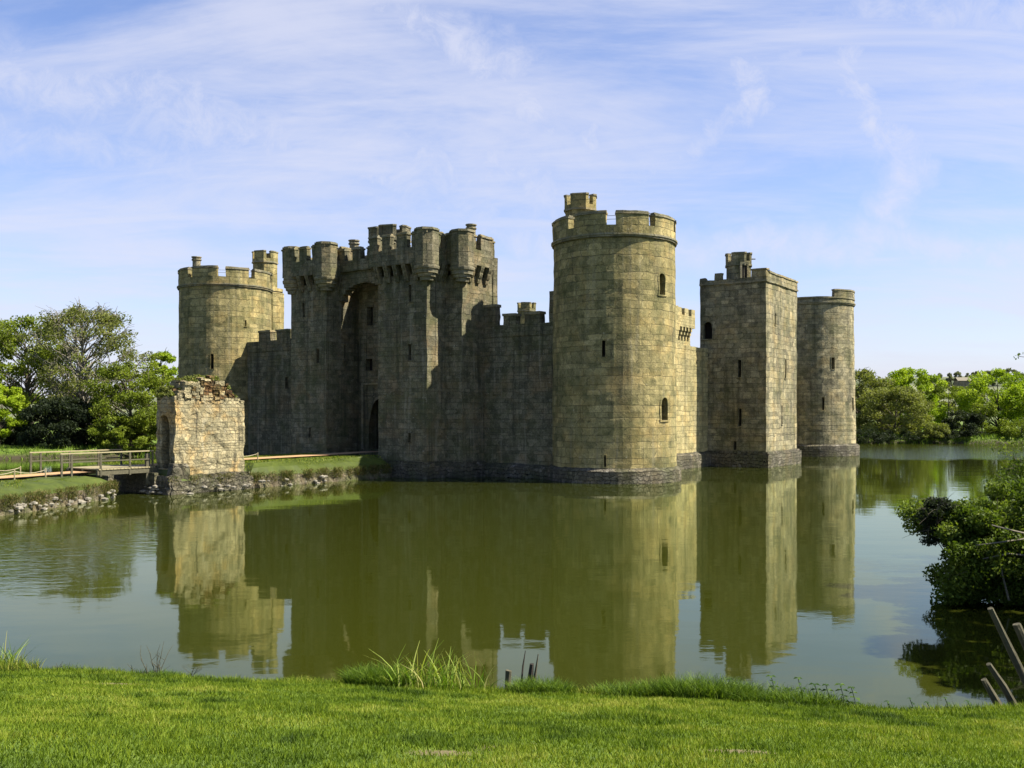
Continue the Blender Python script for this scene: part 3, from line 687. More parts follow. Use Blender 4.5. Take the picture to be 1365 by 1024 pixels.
# ---------------------------------------------------------------- barbican ruin
ruin = empty('barbican_ruin', (*uw(16.2, 25), 1.2), 'broken sunlit block of old barbican masonry with brambles on top, standing on the causeway', 'ruin')
RU = 15.3
prof = [(21.9, 5.75), (22.4, 6.0), (22.9, 6.45), (23.4, 6.9), (24.0, 7.2), (24.6, 7.25), (25.2, 7.2), (25.8, 7.0), (26.3, 7.05), (26.7, 6.4), (27.15, 6.1)]
def rz(n):
    for i in range(len(prof)-1):
        if n <= prof[i+1][0]: k = (n-prof[i][0])/(prof[i+1][0]-prof[i][0]); return prof[i][1]+(prof[i+1][1]-prof[i][1])*k
    return prof[-1][1]
mb = MB(); fR = FW(RU)
opr = Opening(26.25, 3.2, .28, .5)
panel(mb, fR, 21.9, 27.2, 1.0, 5.7, [], .35)
panel(mb, FE(RU+1.75), 21.9, 26.5, 1.0, 5.7, [], .5)
panel(mb, frame(P0+N*21.9, U, -N), RU, RU+1.75, 1.0, 5.7, [], .5)
arch = Opening(RU+1.02, 1.55, 1.15, 3.35, True, 1.1, 'doorway', label='dark arched opening in the shaded end of the ruin')
panel(mb, FN(27.2), RU, RU+1.85, 1.0, 5.95, [arch], .35)
solid(mb, FE(RU+1.75), 26.5, 27.2, -.4, .1, 1.0, 5.95, .4)
w = mb.build('wall', [M['ruin']], ruin, .20, .8)
openings(FN(27.2), [arch], w, M['ruin'], .05)
mb = MB(); rr = random.Random(4); n = 21.95
while n < 27.1:                                       # ragged broken top, stone by stone
    ln = rr.uniform(.28, .5); t = 0.02
    while t < 1.65:
        tw = rr.uniform(.3, .6); top = rz(n+ln/2)-rr.uniform(-.08, .14)-(.35 if t > 1.0 else 0); z_ = 5.6
        while z_ < top-.05:
            hh = rr.uniform(.18, .34); o1 = rr.uniform(-.05, .10) if t < .1 else 0; n_o = rr.uniform(-.06, .06); red = rr.random() < (.75 if n < 25.2 and z_ > 5.85 else .12)
            solid(mb, fR, n+n_o, min(n+ln-.02+n_o, 27.2), -min(t+tw, 1.72), -t-o1, z_, min(z_+hh, max(top, z_+.15))-.015, .2, 0 if red else 1); z_ += hh
        t += tw+.015
    n += ln
mb.build('broken_top', [M['ruintop'], M['ruin']], w, .14, 1.5)['label'] = 'crumbling reddish core stones along the broken top'
mb = MB()
solid(mb, fR, 21.5, 27.7, -.3, .36, -1, .85, .3); solid(mb, FN(27.2), RU-.3, RU+2.6, -.3, .6, -1, 1.15, .3); solid(mb, fR, 21.6, 27.5, -.3, .16, .8, 1.15, .3); solid(mb, fR, 26.3, 27.5, -.3, .2, .9, 1.8, .3)
mb.build('plinth', [M['rubble']], ruin, .28, 1.1)

# ---------------------------------------------------------------- footbridge
br = empty('footbridge', (*uw(18.4, 29.4), 0), 'small timber footbridge with pale handrails over the dark gap left of the ruin', 'footbridge')
mb = MB(); fb = FN(0)
for i in range(16): solid(mb, fb, 16.7, 20.1, 27.6+i*.235, 27.6+i*.235+.21, 1.62, 1.69, 3)
mb.build('deck', [M['palewood']], br, .01)
mb = MB()
for uu in (16.75, 18.3, 19.9): solid(mb, fb, uu, uu+.18, 27.4, 31.4, 1.32, 1.615, 2)
mb.build('beam', [M['wood']], br, .02)
def post(parent, u, n, z0, z1, w=.1, mat='wood', name='post'):
    mb = MB(); q = UN(u, n); mb.tube([(q.x, q.y, z0), (q.x, q.y, z1-.03), (q.x, q.y, z1)], [w*.72, w*.7, w*.45], 4 if mat == 'wood' else 6); return mb.build(name, [M[mat]], parent, .01)
for uu in (16.75, 20.05):
    for nn in (27.75, 29.3, 31.2, 33.0, 33.6): post(br, uu, nn, 1.25, 2.62, .10)
    mb = MB(); solid(mb, fb, uu-.06, uu+.06, 27.7, 33.7, 2.62, 2.69, 2); mb.build('handrail', [M['palewood']], br, .01)
    mb = MB(); solid(mb, fb, uu-.03, uu+.03, 27.7, 33.7, 2.12, 2.19, 2); mb.build('rail', [M['wood']], br, .01)
post(br, 16.9, 28.0, .6, 2.5, .26)
mb = MB(); solid(mb, fb, 16.2, 21.5, 30.75, 31.1, -1, 1.3, .6); solid(mb, fb, 16.2, 21.5, 27.7, 28.0, -1, 1.3, .6); mb.build('abutment', [M['rubble']], br, .08)
def rope_fence(label, pts, h=.55):
    q0 = UN(*pts[0][:2]); f = empty('rope_fence', (q0.x, q0.y, pts[0][2]), label, 'fence', 'low post and rope fences along the path')
    for (u, n, z) in pts: post(f, u, n, z-.2, z+h, .06, 'palewood')
    mb = MB()
    for i in range(len(pts)-1):
        (a, b, c), (d, e, g) = pts[i], pts[i+1]; P = []
        for k in range(7):
            t = k/6; q = UN(a+(d-a)*t, b+(e-b)*t); P.append((q.x, q.y, c+(g-c)*t+h-.08-.14*4*t*(1-t)))
        mb.tube(P, [.018]*7, 4)
    mb.build('rope', [M['rope']], f)
rope_fence('rope fence on the near edge of the path left of the footbridge', [(17.0, 34.4+i*1.75, 1.32) for i in range(7)])
rope_fence('rope fence on the far edge of the path left of the footbridge', [(19.7, 34.4+i*1.75, 1.36) for i in range(7)])
rope_fence('rope fence beside the path between the ruin and the gatehouse', [(18.4, 20.8-i*2.6, 1.6+i*.03) for i in range(2)])

# ---------------------------------------------------------------- terrain
shore = []
for px, py in ((-700, 893), (-300, 893), (0, 893), (150, 898), (300, 905), (500, 914), (700, 924), (900, 930), (1100, 941), (1200, 949), (1290, 947), (1365, 936)):
    d = 3.8*F/(py-HY)+1.0; shore.append((xat(px, d), d))
shore += [(9, 16), (12.5, 19), (14.4, 22), (14.2, 24.6), (13.3, 26.4), (13.2, 27.8), (14.0, 29.4), (17, 31.5), (32, 48), (62, 92), (100, 150), (112, 157), (80, 156), (60, 157), (40, 165), (5, 175), (-25, 165), (-42, 125), (-41, 112), (-44, 107), (-56, 103), (-75, 97), (-75, 40), (-45, 22)]
POLY = np.array(shore)
def sdist(x, y):
    """distance to the shoreline, positive on land"""
    d = np.full(x.shape, 1e9); ins = np.zeros(x.shape, bool); n = len(POLY)
    for i in range(n):
        a, b = POLY[i], POLY[(i+1) % n]; e = b-a; t = np.clip(((x-a[0])*e[0]+(y-a[1])*e[1])/(e@e), 0, 1)
        d = np.minimum(d, np.hypot(x-a[0]-t*e[0], y-a[1]-t*e[1]))
        c = ((a[1] > y) != (b[1] > y)); xx = (b[0]-a[0])*(y-a[1])/((b[1]-a[1]) if b[1] != a[1] else 1e-9)+a[0]
        ins ^= (c & (x < xx))
    return np.where(ins, -d, d)
def sst(x, a, b): t = np.clip((x-a)/(b-a), 0, 1); return t*t*(3-2*t)
def wav(x, y):
    return (np.sin(x*1.3+.7*np.sin(y*.9))*np.cos(y*1.1+.5*np.sin(x*.8))*.6+np.sin(x*3.1+y*1.7)*np.cos(y*2.7-x*.6)*.25+np.sin(x*6.3-y*4.1)*.1)
def ground(x, y):
    s = sdist(x, y); near = 1-sst(y, 15.5, 21)
    z = np.where(s < 0, -1.4*sst(-s, 0, 1.5), 0)
    lip = 1.2*sst(s, -.05, 1.0)*near + 1.0*sst(s, 0, 2.0)*(1-near)
    sl = near*np.minimum(.235*np.maximum(s-1, 0), 2.25)*1.0 + (1-near)*np.minimum(.02*np.maximum(s-1, 0), .8)
    z = z + lip + sl + np.where(s > 0, wav(x, y)*.035*near, 0)
    hill = 40*sst(y, 330, 900)*(.55+.45*sst(x, 100, 500)) + 6*sst(y, 330, 900)*np.sin(x*.006+1)
    return z + hill
def axis(segs):
    out = []
    for a, b, st in segs: out += list(np.arange(a, b, st))
    return np.array(out+[segs[-1][1]])
gx = axis([(-3000, -600, 300), (-600, -150, 45), (-150, -40, 5), (-40, -12, 1.4), (-12, 18, .3), (18, 120, 3), (120, 300, 15), (300, 900, 50), (900, 3000, 300)])
gy = axis([(-200, -20, 30), (-20, 2, 2), (2, 32, .3), (32, 96, 4), (96, 180, 1.2), (180, 330, 10), (330, 1000, 30), (1000, 4000, 300)])
XX, YY = np.meshgrid(gx, gy, indexing='ij'); ZZ = ground(XX, YY)
Vt = np.stack([XX.ravel(), YY.ravel(), ZZ.ravel()], 1); ny = len(gy)
I, Jx = np.meshgrid(np.arange(len(gx)-1), np.arange(ny-1), indexing='ij'); q0 = (I*ny+Jx).ravel()
Ft = np.stack([q0, q0+ny, q0+ny+1, q0+1], 1)
m, t, b = newmat('ground_turf'); tc = t.new('ShaderNodeTexCoord'); ob = tc.outputs['Object']
c = t.ramp(t.noise(ob, 1.6, 8, .75), [(.25, (.028, .045, .010)), (.45, (.06, .095, .014)), (.6, (.095, .14, .018)), (.8, (.14, .15, .05))])
c = t.mix(t.maprange(t.noise(ob, .5, 5, .6), .66, .74), c, (.10, .08, .045))
for bx, by, br_ in ((-4.93, 12.0, .30), (1.51, 6.5, .16), (-.44, 6.2, .14), (.03, 5.0, .2), (1.43, 12.6, .25)):
    dd = t.vmath('SUBTRACT', ob, (bx, by, 0)); dd = t.vmath('MULTIPLY', dd, (1/(br_*2.0), 1/(br_*1.25), 0)); ln_ = t.new('ShaderNodeVectorMath', operation='LENGTH'); t.put(ln_.inputs[0], dd)
    c = t.mix(t.maprange(ln_.outputs['Value'], 1.1, .5), c, (.12, .10, .05))
sp = t.new('ShaderNodeSeparateXYZ'); t.put(sp.inputs[0], ob)
c = t.mix(t.math('MULTIPLY', t.maprange(sp.outputs[2], .75, .2), .95), c, (.035, .028, .018))
c = t.mix(t.maprange(sp.outputs[1], 250, 500), c, t.ramp(t.noise(ob, .012, 5, .6), [(.35, (.05, .065, .03)), (.5, (.08, .09, .05)), (.65, (.16, .17, .09))]))
t.put(b.inputs['Base Color'], c); b.inputs['Roughness'].default_value = .95
bp = t.new('ShaderNodeBump'); bp.inputs['Strength'].default_value = .5; bp.inputs['Distance'].default_value = .08; t.put(bp.inputs['Height'], t.noise(ob, 7, 6, .7)); t.put(b.inputs['Normal'], bp.outputs[0])
g = npmesh('ground', Vt, Ft, m); g.data.polygons.foreach_set('use_smooth', [True]*len(Ft)); structure(g)

# ---------------------------------------------------------------- water
m, t, b = newmat('moat_water'); tc = t.new('ShaderNodeTexCoord'); ob = tc.outputs['Object']
t.n.remove(b)
dif = t.new('ShaderNodeBsdfDiffuse'); dif.inputs[0].default_value = (.022, .026, .003, 1)
glo = t.new('ShaderNodeBsdfGlossy'); glo.inputs['Roughness'].default_value = .035; glo.inputs[0].default_value = (.84, .91, .74, 1)
fr = t.new('ShaderNodeFresnel'); fr.inputs['IOR'].default_value = 1.33
mp = t.new('ShaderNodeMapping'); t.put(mp.inputs[0], ob); mp.inputs['Scale'].default_value = (.55, 1.0, 1); mp.inputs['Rotation'].default_value = (0, 0, rad(-10))
rip = t.noise(mp.outputs[0], 2.2, 3, .55, .3); sw_ = t.noise(mp.outputs[0], .45, 2, .5)
patch = t.maprange(t.noise(ob, .035, 2, .5), .5, .66)
sw3 = t.new('ShaderNodeSeparateXYZ'); t.put(sw3.inputs[0], ob)
wn_ = t.math('ADD', sw3.outputs[1], t.math('MULTIPLY', t.noise(ob, .06, 3, .5), 22))
breeze = t.math('MULTIPLY', t.math('MULTIPLY', t.maprange(wn_, 112, 124), t.maprange(wn_, 172, 160)), t.maprange(sw3.outputs[0], 34, 42))
lft = t.math('MULTIPLY', t.math('MULTIPLY', t.maprange(wn_, 32, 40), t.maprange(wn_, 62, 52)), t.maprange(sw3.outputs[0], -11, -16))
patch = t.math('ADD', t.math('ADD', patch, t.math('MULTIPLY', breeze, 22.0)), t.math('MULTIPLY', lft, 4.0))
amp = t.math('ADD', .28, t.math('MULTIPLY', patch, 1.0))
h = t.math('ADD', t.math('MULTIPLY', t.math('MULTIPLY', rip, amp), .010), t.math('MULTIPLY', sw_, .018))
bp = t.new('ShaderNodeBump'); bp.inputs['Strength'].default_value = .5; bp.inputs['Distance'].default_value = 1.0; t.put(bp.inputs['Height'], h)
for nd in (glo, fr): t.put(nd.inputs['Normal'], bp.outputs[0])
mx = t.new('ShaderNodeMixShader'); t.put(mx.inputs[0], t.math('MINIMUM', t.math('MULTIPLY', fr.outputs[0], 1.15), .9)); t.l.new(dif.outputs[0], mx.inputs[1]); t.l.new(glo.outputs[0], mx.inputs[2])
t.l.new(mx.outputs[0], m.node_tree.nodes['Material Output'].inputs['Surface'])
wb = MB(); wb.face([(-90, 8, 0), (140, 8, 0), (140, 185, 0), (-90, 185, 0)]); o = wb.build('water', [m]); structure(o)

# ---------------------------------------------------------------- grass
rng = np.random.default_rng(3)
def vnoise(x, y, s, seed):
    r = np.random.default_rng(seed); G = r.random((64, 64)); fx = x*s+100; fy = y*s+100
    i = np.floor(fx).astype(int); j = np.floor(fy).astype(int); u = fx-i; v = fy-j; u = u*u*(3-2*u); v = v*v*(3-2*v)
    g = lambda a, b: G[a % 64, b % 64]
    return (g(i, j)*(1-u)+g(i+1, j)*u)*(1-v)+(g(i, j+1)*(1-u)+g(i+1, j+1)*u)*v
BARE = [(xat(148, 12.0), 12.0, .30), (xat(985, 6.5), 6.5, .16), (xat(590, 6.2), 6.2, .14), (xat(690, 5.0), 5.0, .2), (xat(830, 12.6), 12.6, .25)]
def blades(x, y, z, h, w, lean, tint, segs=2):
    n = len(x); th = rng.random(n)*2*PI; cx, sx = np.cos(th), np.sin(th); la = rng.random(n)*2*PI; lx, ly = np.cos(la)*lean, np.sin(la)*lean
    cols = []; F_ = []
    if segs == 1:
        Vv = np.stack([np.stack([x-cx*w, y-sx*w, z-.01], 1), np.stack([x+cx*w, y+sx*w, z-.01], 1), np.stack([x+lx*h, y+ly*h, z+h*np.sqrt(np.maximum(.05, 1-lean**2))], 1)], 1).reshape(-1, 3)
        F_ = np.arange(3*n).reshape(n, 3); return Vv, F_, np.repeat(tint, 3)
    L = []
    for k in range(segs+1):
        t_ = k/segs; ww = w*(1-.85*t_**1.5); bend = t_**1.8
        px_, py_, pz_ = x+lx*h*bend, y+ly*h*bend, z-.01+h*t_*(1-.25*lean*t_)
        L.append(np.stack([px_-cx*ww, py_-sx*ww, pz_], 1)); L.append(np.stack([px_+cx*ww, py_+sx*ww, pz_], 1))
    Vv = np.stack(L, 1).reshape(-1, 3); m_ = 2*(segs+1); base = np.arange(n)*m_
    F_ = np.concatenate([np.stack([base+2*k, base+2*k+1, base+2*k+3, base+2*k+2], 1) for k in range(segs)])
    return Vv, F_, np.repeat(tint, m_)
NB = 430000
d = 3.6+12.4*rng.random(NB)**.8; x = (rng.random(NB)*2-1)*.58*d; y = d
s = sdist(x, y); keep = s > .12
for bx, by, br_ in BARE: keep &= (((x-bx)/(br_*1.6))**2+((y-by)/br_)**2 > rng.random(NB)*1.3)
x, y, s = x[keep], y[keep], s[keep]; z = ground(x, y)
cl = vnoise(x, y, 2.3, 5)*.6+vnoise(x, y, .8, 6)*.4; cf = vnoise(x, y, 6.0, 9)
tuft = np.clip((vnoise(x, y, 3.4, 21)-.62)/.2, 0, 1)*np.clip((vnoise(x, y, .9, 22)-.35)/.3, 0, 1)
h = .012+.024*cl+.018*rng.random(len(x))+.06*tuft*rng.random(len(x)) + .03*np.maximum(0, cf-.6)*3 + .09*np.exp(-((s-.9)/.5)**2)*rng.random(len(x))
big = vnoise(x, y, .55, 31); mid = vnoise(x, y, 1.7, 32)
tint = np.clip(.02+.42*rng.random(len(x))+.30*mid+.35*(big-.3)-.30*tuft+.25*(cf-.5), 0, 1)
Vv, F_, T_ = blades(x, y, z, h, .0032+.0018*rng.random(len(x))+.00025*y, .35+.6*rng.random(len(x)), tint, 1)
gr = npmesh('grass', Vv, F_, M['grass'], None, T_, kind='stuff'); tag(gr, 'short sunlit grass covering the near bank', 'grass')
# rough grass on the right bank, islet and causeway turf
def rough(label, x, y, z, h, w, mat='tuss'):
    tint = rng.random(len(x)); Vv, F_, T_ = blades(x, y, z, h, w, .3+.5*rng.random(len(x)), tint, 1)
    o = npmesh('grass', Vv, F_, M[mat], None, T_, kind='stuff'); tag(o, label, 'grass')
n = 30000; x = 8+22*rng.random(n); y = 14+30*rng.random(n); s = sdist(x, y); k = (s > .1) & (s < 6); x, y = x[k], y[k]
rough('rough grass on the bank at the right', x, y, ground(x, y), .08+.22*rng.random(len(x)), .009)
n = 26000; uu = 15.1+10.5*rng.random(n); nn = 7.8+19.5*rng.random(n); k = (np.abs(uu-19.3) > 1.25) & ~((uu > 15) & (uu < 17.5) & (nn > 21.5)); uu, nn = uu[k], nn[k]
x = P0.x+U.x*uu+N.x*nn; y = P0.y+U.y*uu+N.y*nn; ed = np.minimum(uu-15.1, 25.7-uu)
rough('turf along the causeway', x, y, .72+.9*sst(ed, 0, 1.5), .05+.12*rng.random(len(x)), .02, 'grass')
n = 30000; uu = 11+18*rng.random(n); nn = 31+20*rng.random(n); x = P0.x+U.x*uu+N.x*nn; y = P0.y+U.y*uu+N.y*nn
IP = np.array(isl); ins = np.zeros(n, bool); ds = np.full(n, 1e9)
for i in range(len(IP)):
    a, b_ = IP[i], IP[(i+1) % len(IP)]; e = b_-a; t_ = np.clip(((x-a[0])*e[0]+(y-a[1])*e[1])/(e@e), 0, 1); ds = np.minimum(ds, np.hypot(x-a[0]-t_*e[0], y-a[1]-t_*e[1]))
    c_ = ((a[1] > y) != (b_[1] > y)); ins ^= c_ & (x < (b_[0]-a[0])*(y-a[1])/((b_[1]-a[1]) or 1e-9)+a[0])
k = ins & (np.abs(uu-18) > 1.2) & (ds > .15)
rough('turf on the left islet', x[k], y[k], .7+.6*sst(ds[k], 0, 1.6), .04+.10*rng.random(k.sum()), .018, 'grass')
def edge_weeds(label, pts, n, zlo, zhi, mat):
    P_ = np.array(pts); sg = rng.integers(0, len(P_)-1, n); t_ = rng.random(n); a = P_[sg]; b_ = P_[sg+1]; e = b_-a; L_ = np.hypot(e[:, 0], e[:, 1])
    x = a[:, 0]+e[:, 0]*t_; y = a[:, 1]+e[:, 1]*t_; k = vnoise(x, y, 2.6, 41) > .45*rng.random(n)+.32; x, y = x[k], y[k]; m_ = len(x)
    z = zlo+(zhi-zlo)*rng.random(m_)**.8; x = x+rng.normal(size=m_)*.12; y = y+rng.normal(size=m_)*.10-.05
    Vv, F_, T_ = blades(x, y, z, .08+.20*rng.random(m_), .016, .5+.45*rng.random(m_), rng.random(m_), 1)
    o = npmesh('weeds', Vv, F_, M[mat], None, T_, kind='stuff'); tag(o, label, 'weeds')
M['weed'] = grass_mat('bank_weeds', [(.1, (.03, .035, .008)), (.4, (.05, .07, .010)), (.7, (.11, .09, .03)), (.95, (.20, .16, .07))])
edge_weeds('weeds and dry grass hanging over the causeway bank', [uw(15.15, 8.0), uw(15.2, 21.6)], 12000, .3, 1.0, 'weed')
edge_weeds('weeds and dry grass hanging over the left islet bank', [uw(16.5, 30.85), uw(15.9, 30.9), uw(13.6, 35.2), uw(11.5, 39.2), uw(11.5, 46)], 16000, .25, .95, 'weed')
edge_weeds('few weeds in the joints at the foot of the ruin', [uw(15.0, 21.6), uw(14.95, 27.8)], 1800, .5, 1.1, 'weed')
n = 26000; x = -85+60*rng.random(n); y = 96+24*rng.random(n); s = sdist(x, y); k = (s > 0) & (s < 5); x, y = x[k], y[k]
rough('long grass and reeds along the far left bank', x, y, ground(x, y)-.1, .25+.5*rng.random(len(x)), .05, 'tuss')
n = 42000; x = 35+80*rng.random(n); y = 150+20*rng.random(n); s = sdist(x, y); k = (s > -.2) & (s < 6); x, y = x[k], y[k]
rough('long grass and reeds along the far right bank', x, y, ground(x, y)-.1, .3+.7*rng.random(len(x)), .06, 'tuss')

# ---------------------------------------------------------------- clumps on the near bank
def lip_at(px, off=0.0):
    r = (px-CX)/F; lo, hi = 6.0, 20.0
    for _ in range(40):
        mid = (lo+hi)/2; s_ = float(sdist(np.array([r*mid]), np.array([mid]))[0])
        if s_ > 1.12-off*.35: lo = mid
        else: hi = mid
    z_ = float(ground(np.array([r*lo]), np.array([lo]))[0]); return r*lo, lo, z_
def clump(name, label, cat, px, n, spread, hmin, hmax, w, lean, mat, off=0.0, group=None, tmin=0.0, segs=4, sx=1.0):
    cx_, cy_, cz_ = lip_at(px, off)
    a = rng.random(n)*2*PI; r_ = spread*np.sqrt(rng.random(n)); x = cx_+np.cos(a)*r_*sx; y = cy_+np.sin(a)*r_*.6
    z = np.maximum(ground(x, y), -.1); h = hmin+(hmax-hmin)*rng.random(n)*(1-.5*(r_/spread)**2)
    Vv, F_, T_ = blades(x, y, z, h, w*(.7+.6*rng.random(n)), lean*(.3+rng.random(n)), tmin+(1-tmin)*rng.random(n), segs)
    o = npmesh(name, Vv, F_, M[mat], None, T_, loc=(cx_, cy_, cz_)); tag(o, label, cat, group); return o
clump('reed_clump', 'tall reeds at the left end of the near bank', 'reeds', 6, 60, .3, .25, .62, .010, .6, 'reed', .4)
clump('grass_tussock', 'tussock of grass under the reeds at the left end of the bank', 'grass tussock', 12, 700, .45, .12, .30, .005, .7, 'grass', 0, segs=3)
clump('grass_tussock', 'dense dark grass tussock left of the long reeds', 'grass tussock', 505, 2400, .48, .16, .42, .005, .75, 'tuss', .2, segs=3)
clump('reed_clump', 'long yellow green reeds standing against the water near the centre', 'reeds', 560, 130, .6, .28, .80, .011, .75, 'reed', .5, tmin=.3)
clump('reed_clump', 'shorter reeds just left of the broken posts', 'reeds', 612, 110, .5, .2, .62, .009, .65, 'reed', .5, tmin=.1)
clump('grass_tussock', 'grass tussock at the foot of the broken posts', 'grass tussock', 722, 1800, .45, .12, .30, .005, .8, 'tuss', .2, segs=3)
clump('grass_tussock', 'low grass tussock right of the broken posts', 'grass tussock', 790, 500, .3, .08, .18, .005, .8, 'grass', .1, segs=3)
clump('grass_tussock', 'tallest grass tussock below the tower reflection', 'grass tussock', 938, 3400, .55, .18, .42, .005, .7, 'tuss', .2, segs=3, sx=1.4)
clump('grass_tussock', 'long low tussock left of the tallest one', 'grass tussock', 860, 2200, .5, .14, .32, .005, .8, 'tuss', .2, segs=3, sx=1.4)
clump('grass_tussock', 'tussock among the nettles', 'grass tussock', 1040, 2600, .6, .12, .30, .005, .8, 'tuss', .2, segs=3, sx=1.4)
clump('grass_tussock', 'small tussock at the foot of the dead stems', 'grass tussock', 222, 500, .25, .07, .16, .005, .8, 'tuss', .2, segs=3)
clump('grass_tussock', 'small tussock on the lip left of the dark tussock', 'grass tussock', 400, 500, .35, .06, .14, .005, .8, 'grass', .1, segs=3)
# nettles: upright stem with crossed pairs of leaves
def plant(px, h, label, off=.3, leaf=.085, name='nettle', cat='nettle', group='nettles on the lip of the bank', mat='nettle', dz=0):
    cx_, cy_, cz_ = lip_at(px, off); root = empty(name, (cx_, cy_, cz_), label, cat, group)
    mb = MB(); P = [(cx_+.03*math.sin(k), cy_, cz_-.1+(h+.1)*k/4) for k in range(5)]; mb.tube(P, [.005]*5, 4); mb.build('stem', [M['nettle']], root)
    V_ = []; C_ = []
    nlev = max(3, int(h/.06)); 
    for k in range(nlev):
        zz = cz_+h*(k+1)/nlev; a0 = k*PI/2+random.uniform(-.3, .3); L = leaf*(1.25-.6*k/nlev)*random.uniform(.8, 1.2)
        for j in range(2 if k < nlev-1 else 4):
            a = a0+(PI if j % 2 else 0)+(PI/2 if j > 1 else 0); c_, s_ = math.cos(a), math.sin(a); ox = cx_+.03*math.sin(4*(k+1)/nlev)
            V_ += [(ox, cy_, zz), (ox+c_*L*.5-s_*L*.3, cy_+s_*L*.5+c_*L*.3, zz+.01), (ox+c_*L, cy_+s_*L, zz-L*.25), (ox+c_*L*.5+s_*L*.3, cy_+s_*L*.5-c_*L*.3, zz+.01)]; C_ += [random.random()]*4
    V_ = np.array(V_); npmesh('leaves', V_, np.arange(len(V_)).reshape(-1, 4), M[mat], root, np.array(C_))
net = [(974, .28, 'leftmost nettle, standing apart just right of the tallest tussock'), (993, .2, 'low nettle second from the left of the row'), (1030, .34, 'tall nettle standing third from the left of the row'), (1066, .33, 'tall nettle in the middle of the row'), (1088, .27, 'nettle just right of the middle of the row'), (1103, .27, 'nettle left of the bushier pair'), (1122, .29, 'second nettle from the right of the row'), (1137, .26, 'rightmost nettle of the row'), (1052, .18, 'shortest nettle hidden between the two tall ones')]
for px, h_, lb in net: plant(px, h_, lb)
for k, px in enumerate((1185, 1215, 1238, 1262, 1292)): plant(px, .12+.05*(k % 2), ('small leafy weed just right of the nettle row', 'small weed by the darkest water reflection', 'middle weed of the low row by the leaning stakes', 'fourth weed of the low row by the leaning stakes', 'small weed beside the foot of the leaning stakes')[k], .2, .05, 'weed', 'weed', 'low leafy weeds near the leaning stakes')
# dead stems
def twigs(px, n, hmin, hmax, label, spread=.35):
    cx_, cy_, cz_ = lip_at(px, .4); mb = MB()
    for i in range(n):
        x0 = cx_+random.uniform(-spread, spread); y0 = cy_+random.uniform(-.1, .1); h = random.uniform(hmin, hmax); P = [Vector((cx_, cy_, cz_-.12)), Vector((x0, y0, cz_))]; dr = Vector((random.uniform(-.3, .3), 0, 1))
        for k in range(4): dr = (dr+Vector((random.uniform(-.35, .35), random.uniform(-.2, .2), 0))).normalized(); P.append(P[-1]+dr*h/4)
        mb.tube(P, [.008, .007, .006, .005, .004, .002], 4)
        for k in (2, 3):
            e = P[k]+Vector((random.uniform(-.15, .15), 0, random.uniform(.02, .12))); mb.tube([P[k], e], [.004, .002], 4)
    o = mb.build('dead_plant', [M['wood']], None, 0, loc=(cx_, cy_, cz_)); tag(o, label, 'dead stems')
twigs(208, 5, .25, .52, 'tallest brown dead stems left of centre on the bank', .12); twigs(226, 6, .12, .28, 'low tangle of dead stems beside the tallest ones', .4); twigs(165, 3, .05, .15, 'few short dead stems left of the tangle', .3); twigs(80, 2, .08, .16, 'single thin dead stem between the left reeds and the tangle', .05)
# broken posts
def stake(name, label, cat, pts, rads, mat='wood', group=None, jit=.02):
    mb = MB(); mb.tube(pts, rads, 9); o = mb.build(name, [M[mat]], None, jit, 9, loc=pts[0]); tag(o, label, cat, group); return o
x0, d0, z0 = lip_at(677, .9)
def sp(px, py, d): return (xat(px, d), d, zat(py, d))
G1 = 'broken posts at the water edge'
stake('wooden_post', 'short thick mossy stump, leftmost of the broken posts', 'post', [sp(677, 945, d0), sp(677, 915, d0), sp(678, 894, d0)], [.045, .045, .040], group=G1)
stake('wooden_stick', 'thin dark upright stick between the two broken posts', 'stick', [sp(693, 945, d0), sp(695, 915, d0), sp(697, 888, d0), sp(701, 867, d0)], [.014, .013, .012, .005], 'darkbark')
stake('wooden_post', 'split leaning post with a dark side, rightmost of the broken posts', 'post', [sp(703, 942, d0), sp(706, 915, d0), sp(709, 885, d0)], [.045, .042, .03], 'darkbark', G1)
stake('wooden_post', 'pale pointed splinter leaning on the split post', 'post', [sp(708, 940, d0), sp(713, 905, d0), sp(717, 872, d0)], [.03, .028, .006], 'wood', G1)
G2 = 'leaning stakes in the water at the right'
D = 14.6
stake('wooden_stake', 'longest stake leaning left at the right edge', 'stake', [sp(1378, 930, D), sp(1350, 872, D), sp(1320, 811, D)], [.062, .056, .045], group=G2)
stake('wooden_stake', 'stake leaning left below the longest one', 'stake', [sp(1358, 950, D-.8), sp(1338, 915, D-.8), sp(1318, 885, D-.8)], [.055, .052, .042], group=G2)
stake('wooden_stake', 'lowest stake with a broken pale tip', 'stake', [sp(1342, 960, D-1.2), sp(1328, 935, D-1.2), sp(1311, 906, D-1.2)], [.06, .055, .04], group=G2)
stake('wooden_stake', 'stake cut off by the right edge of the picture', 'stake', [sp(1385, 900, D+.4), sp(1370, 865, D+.4), sp(1355, 832, D+.4)], [.07, .065, .06], group=G2)

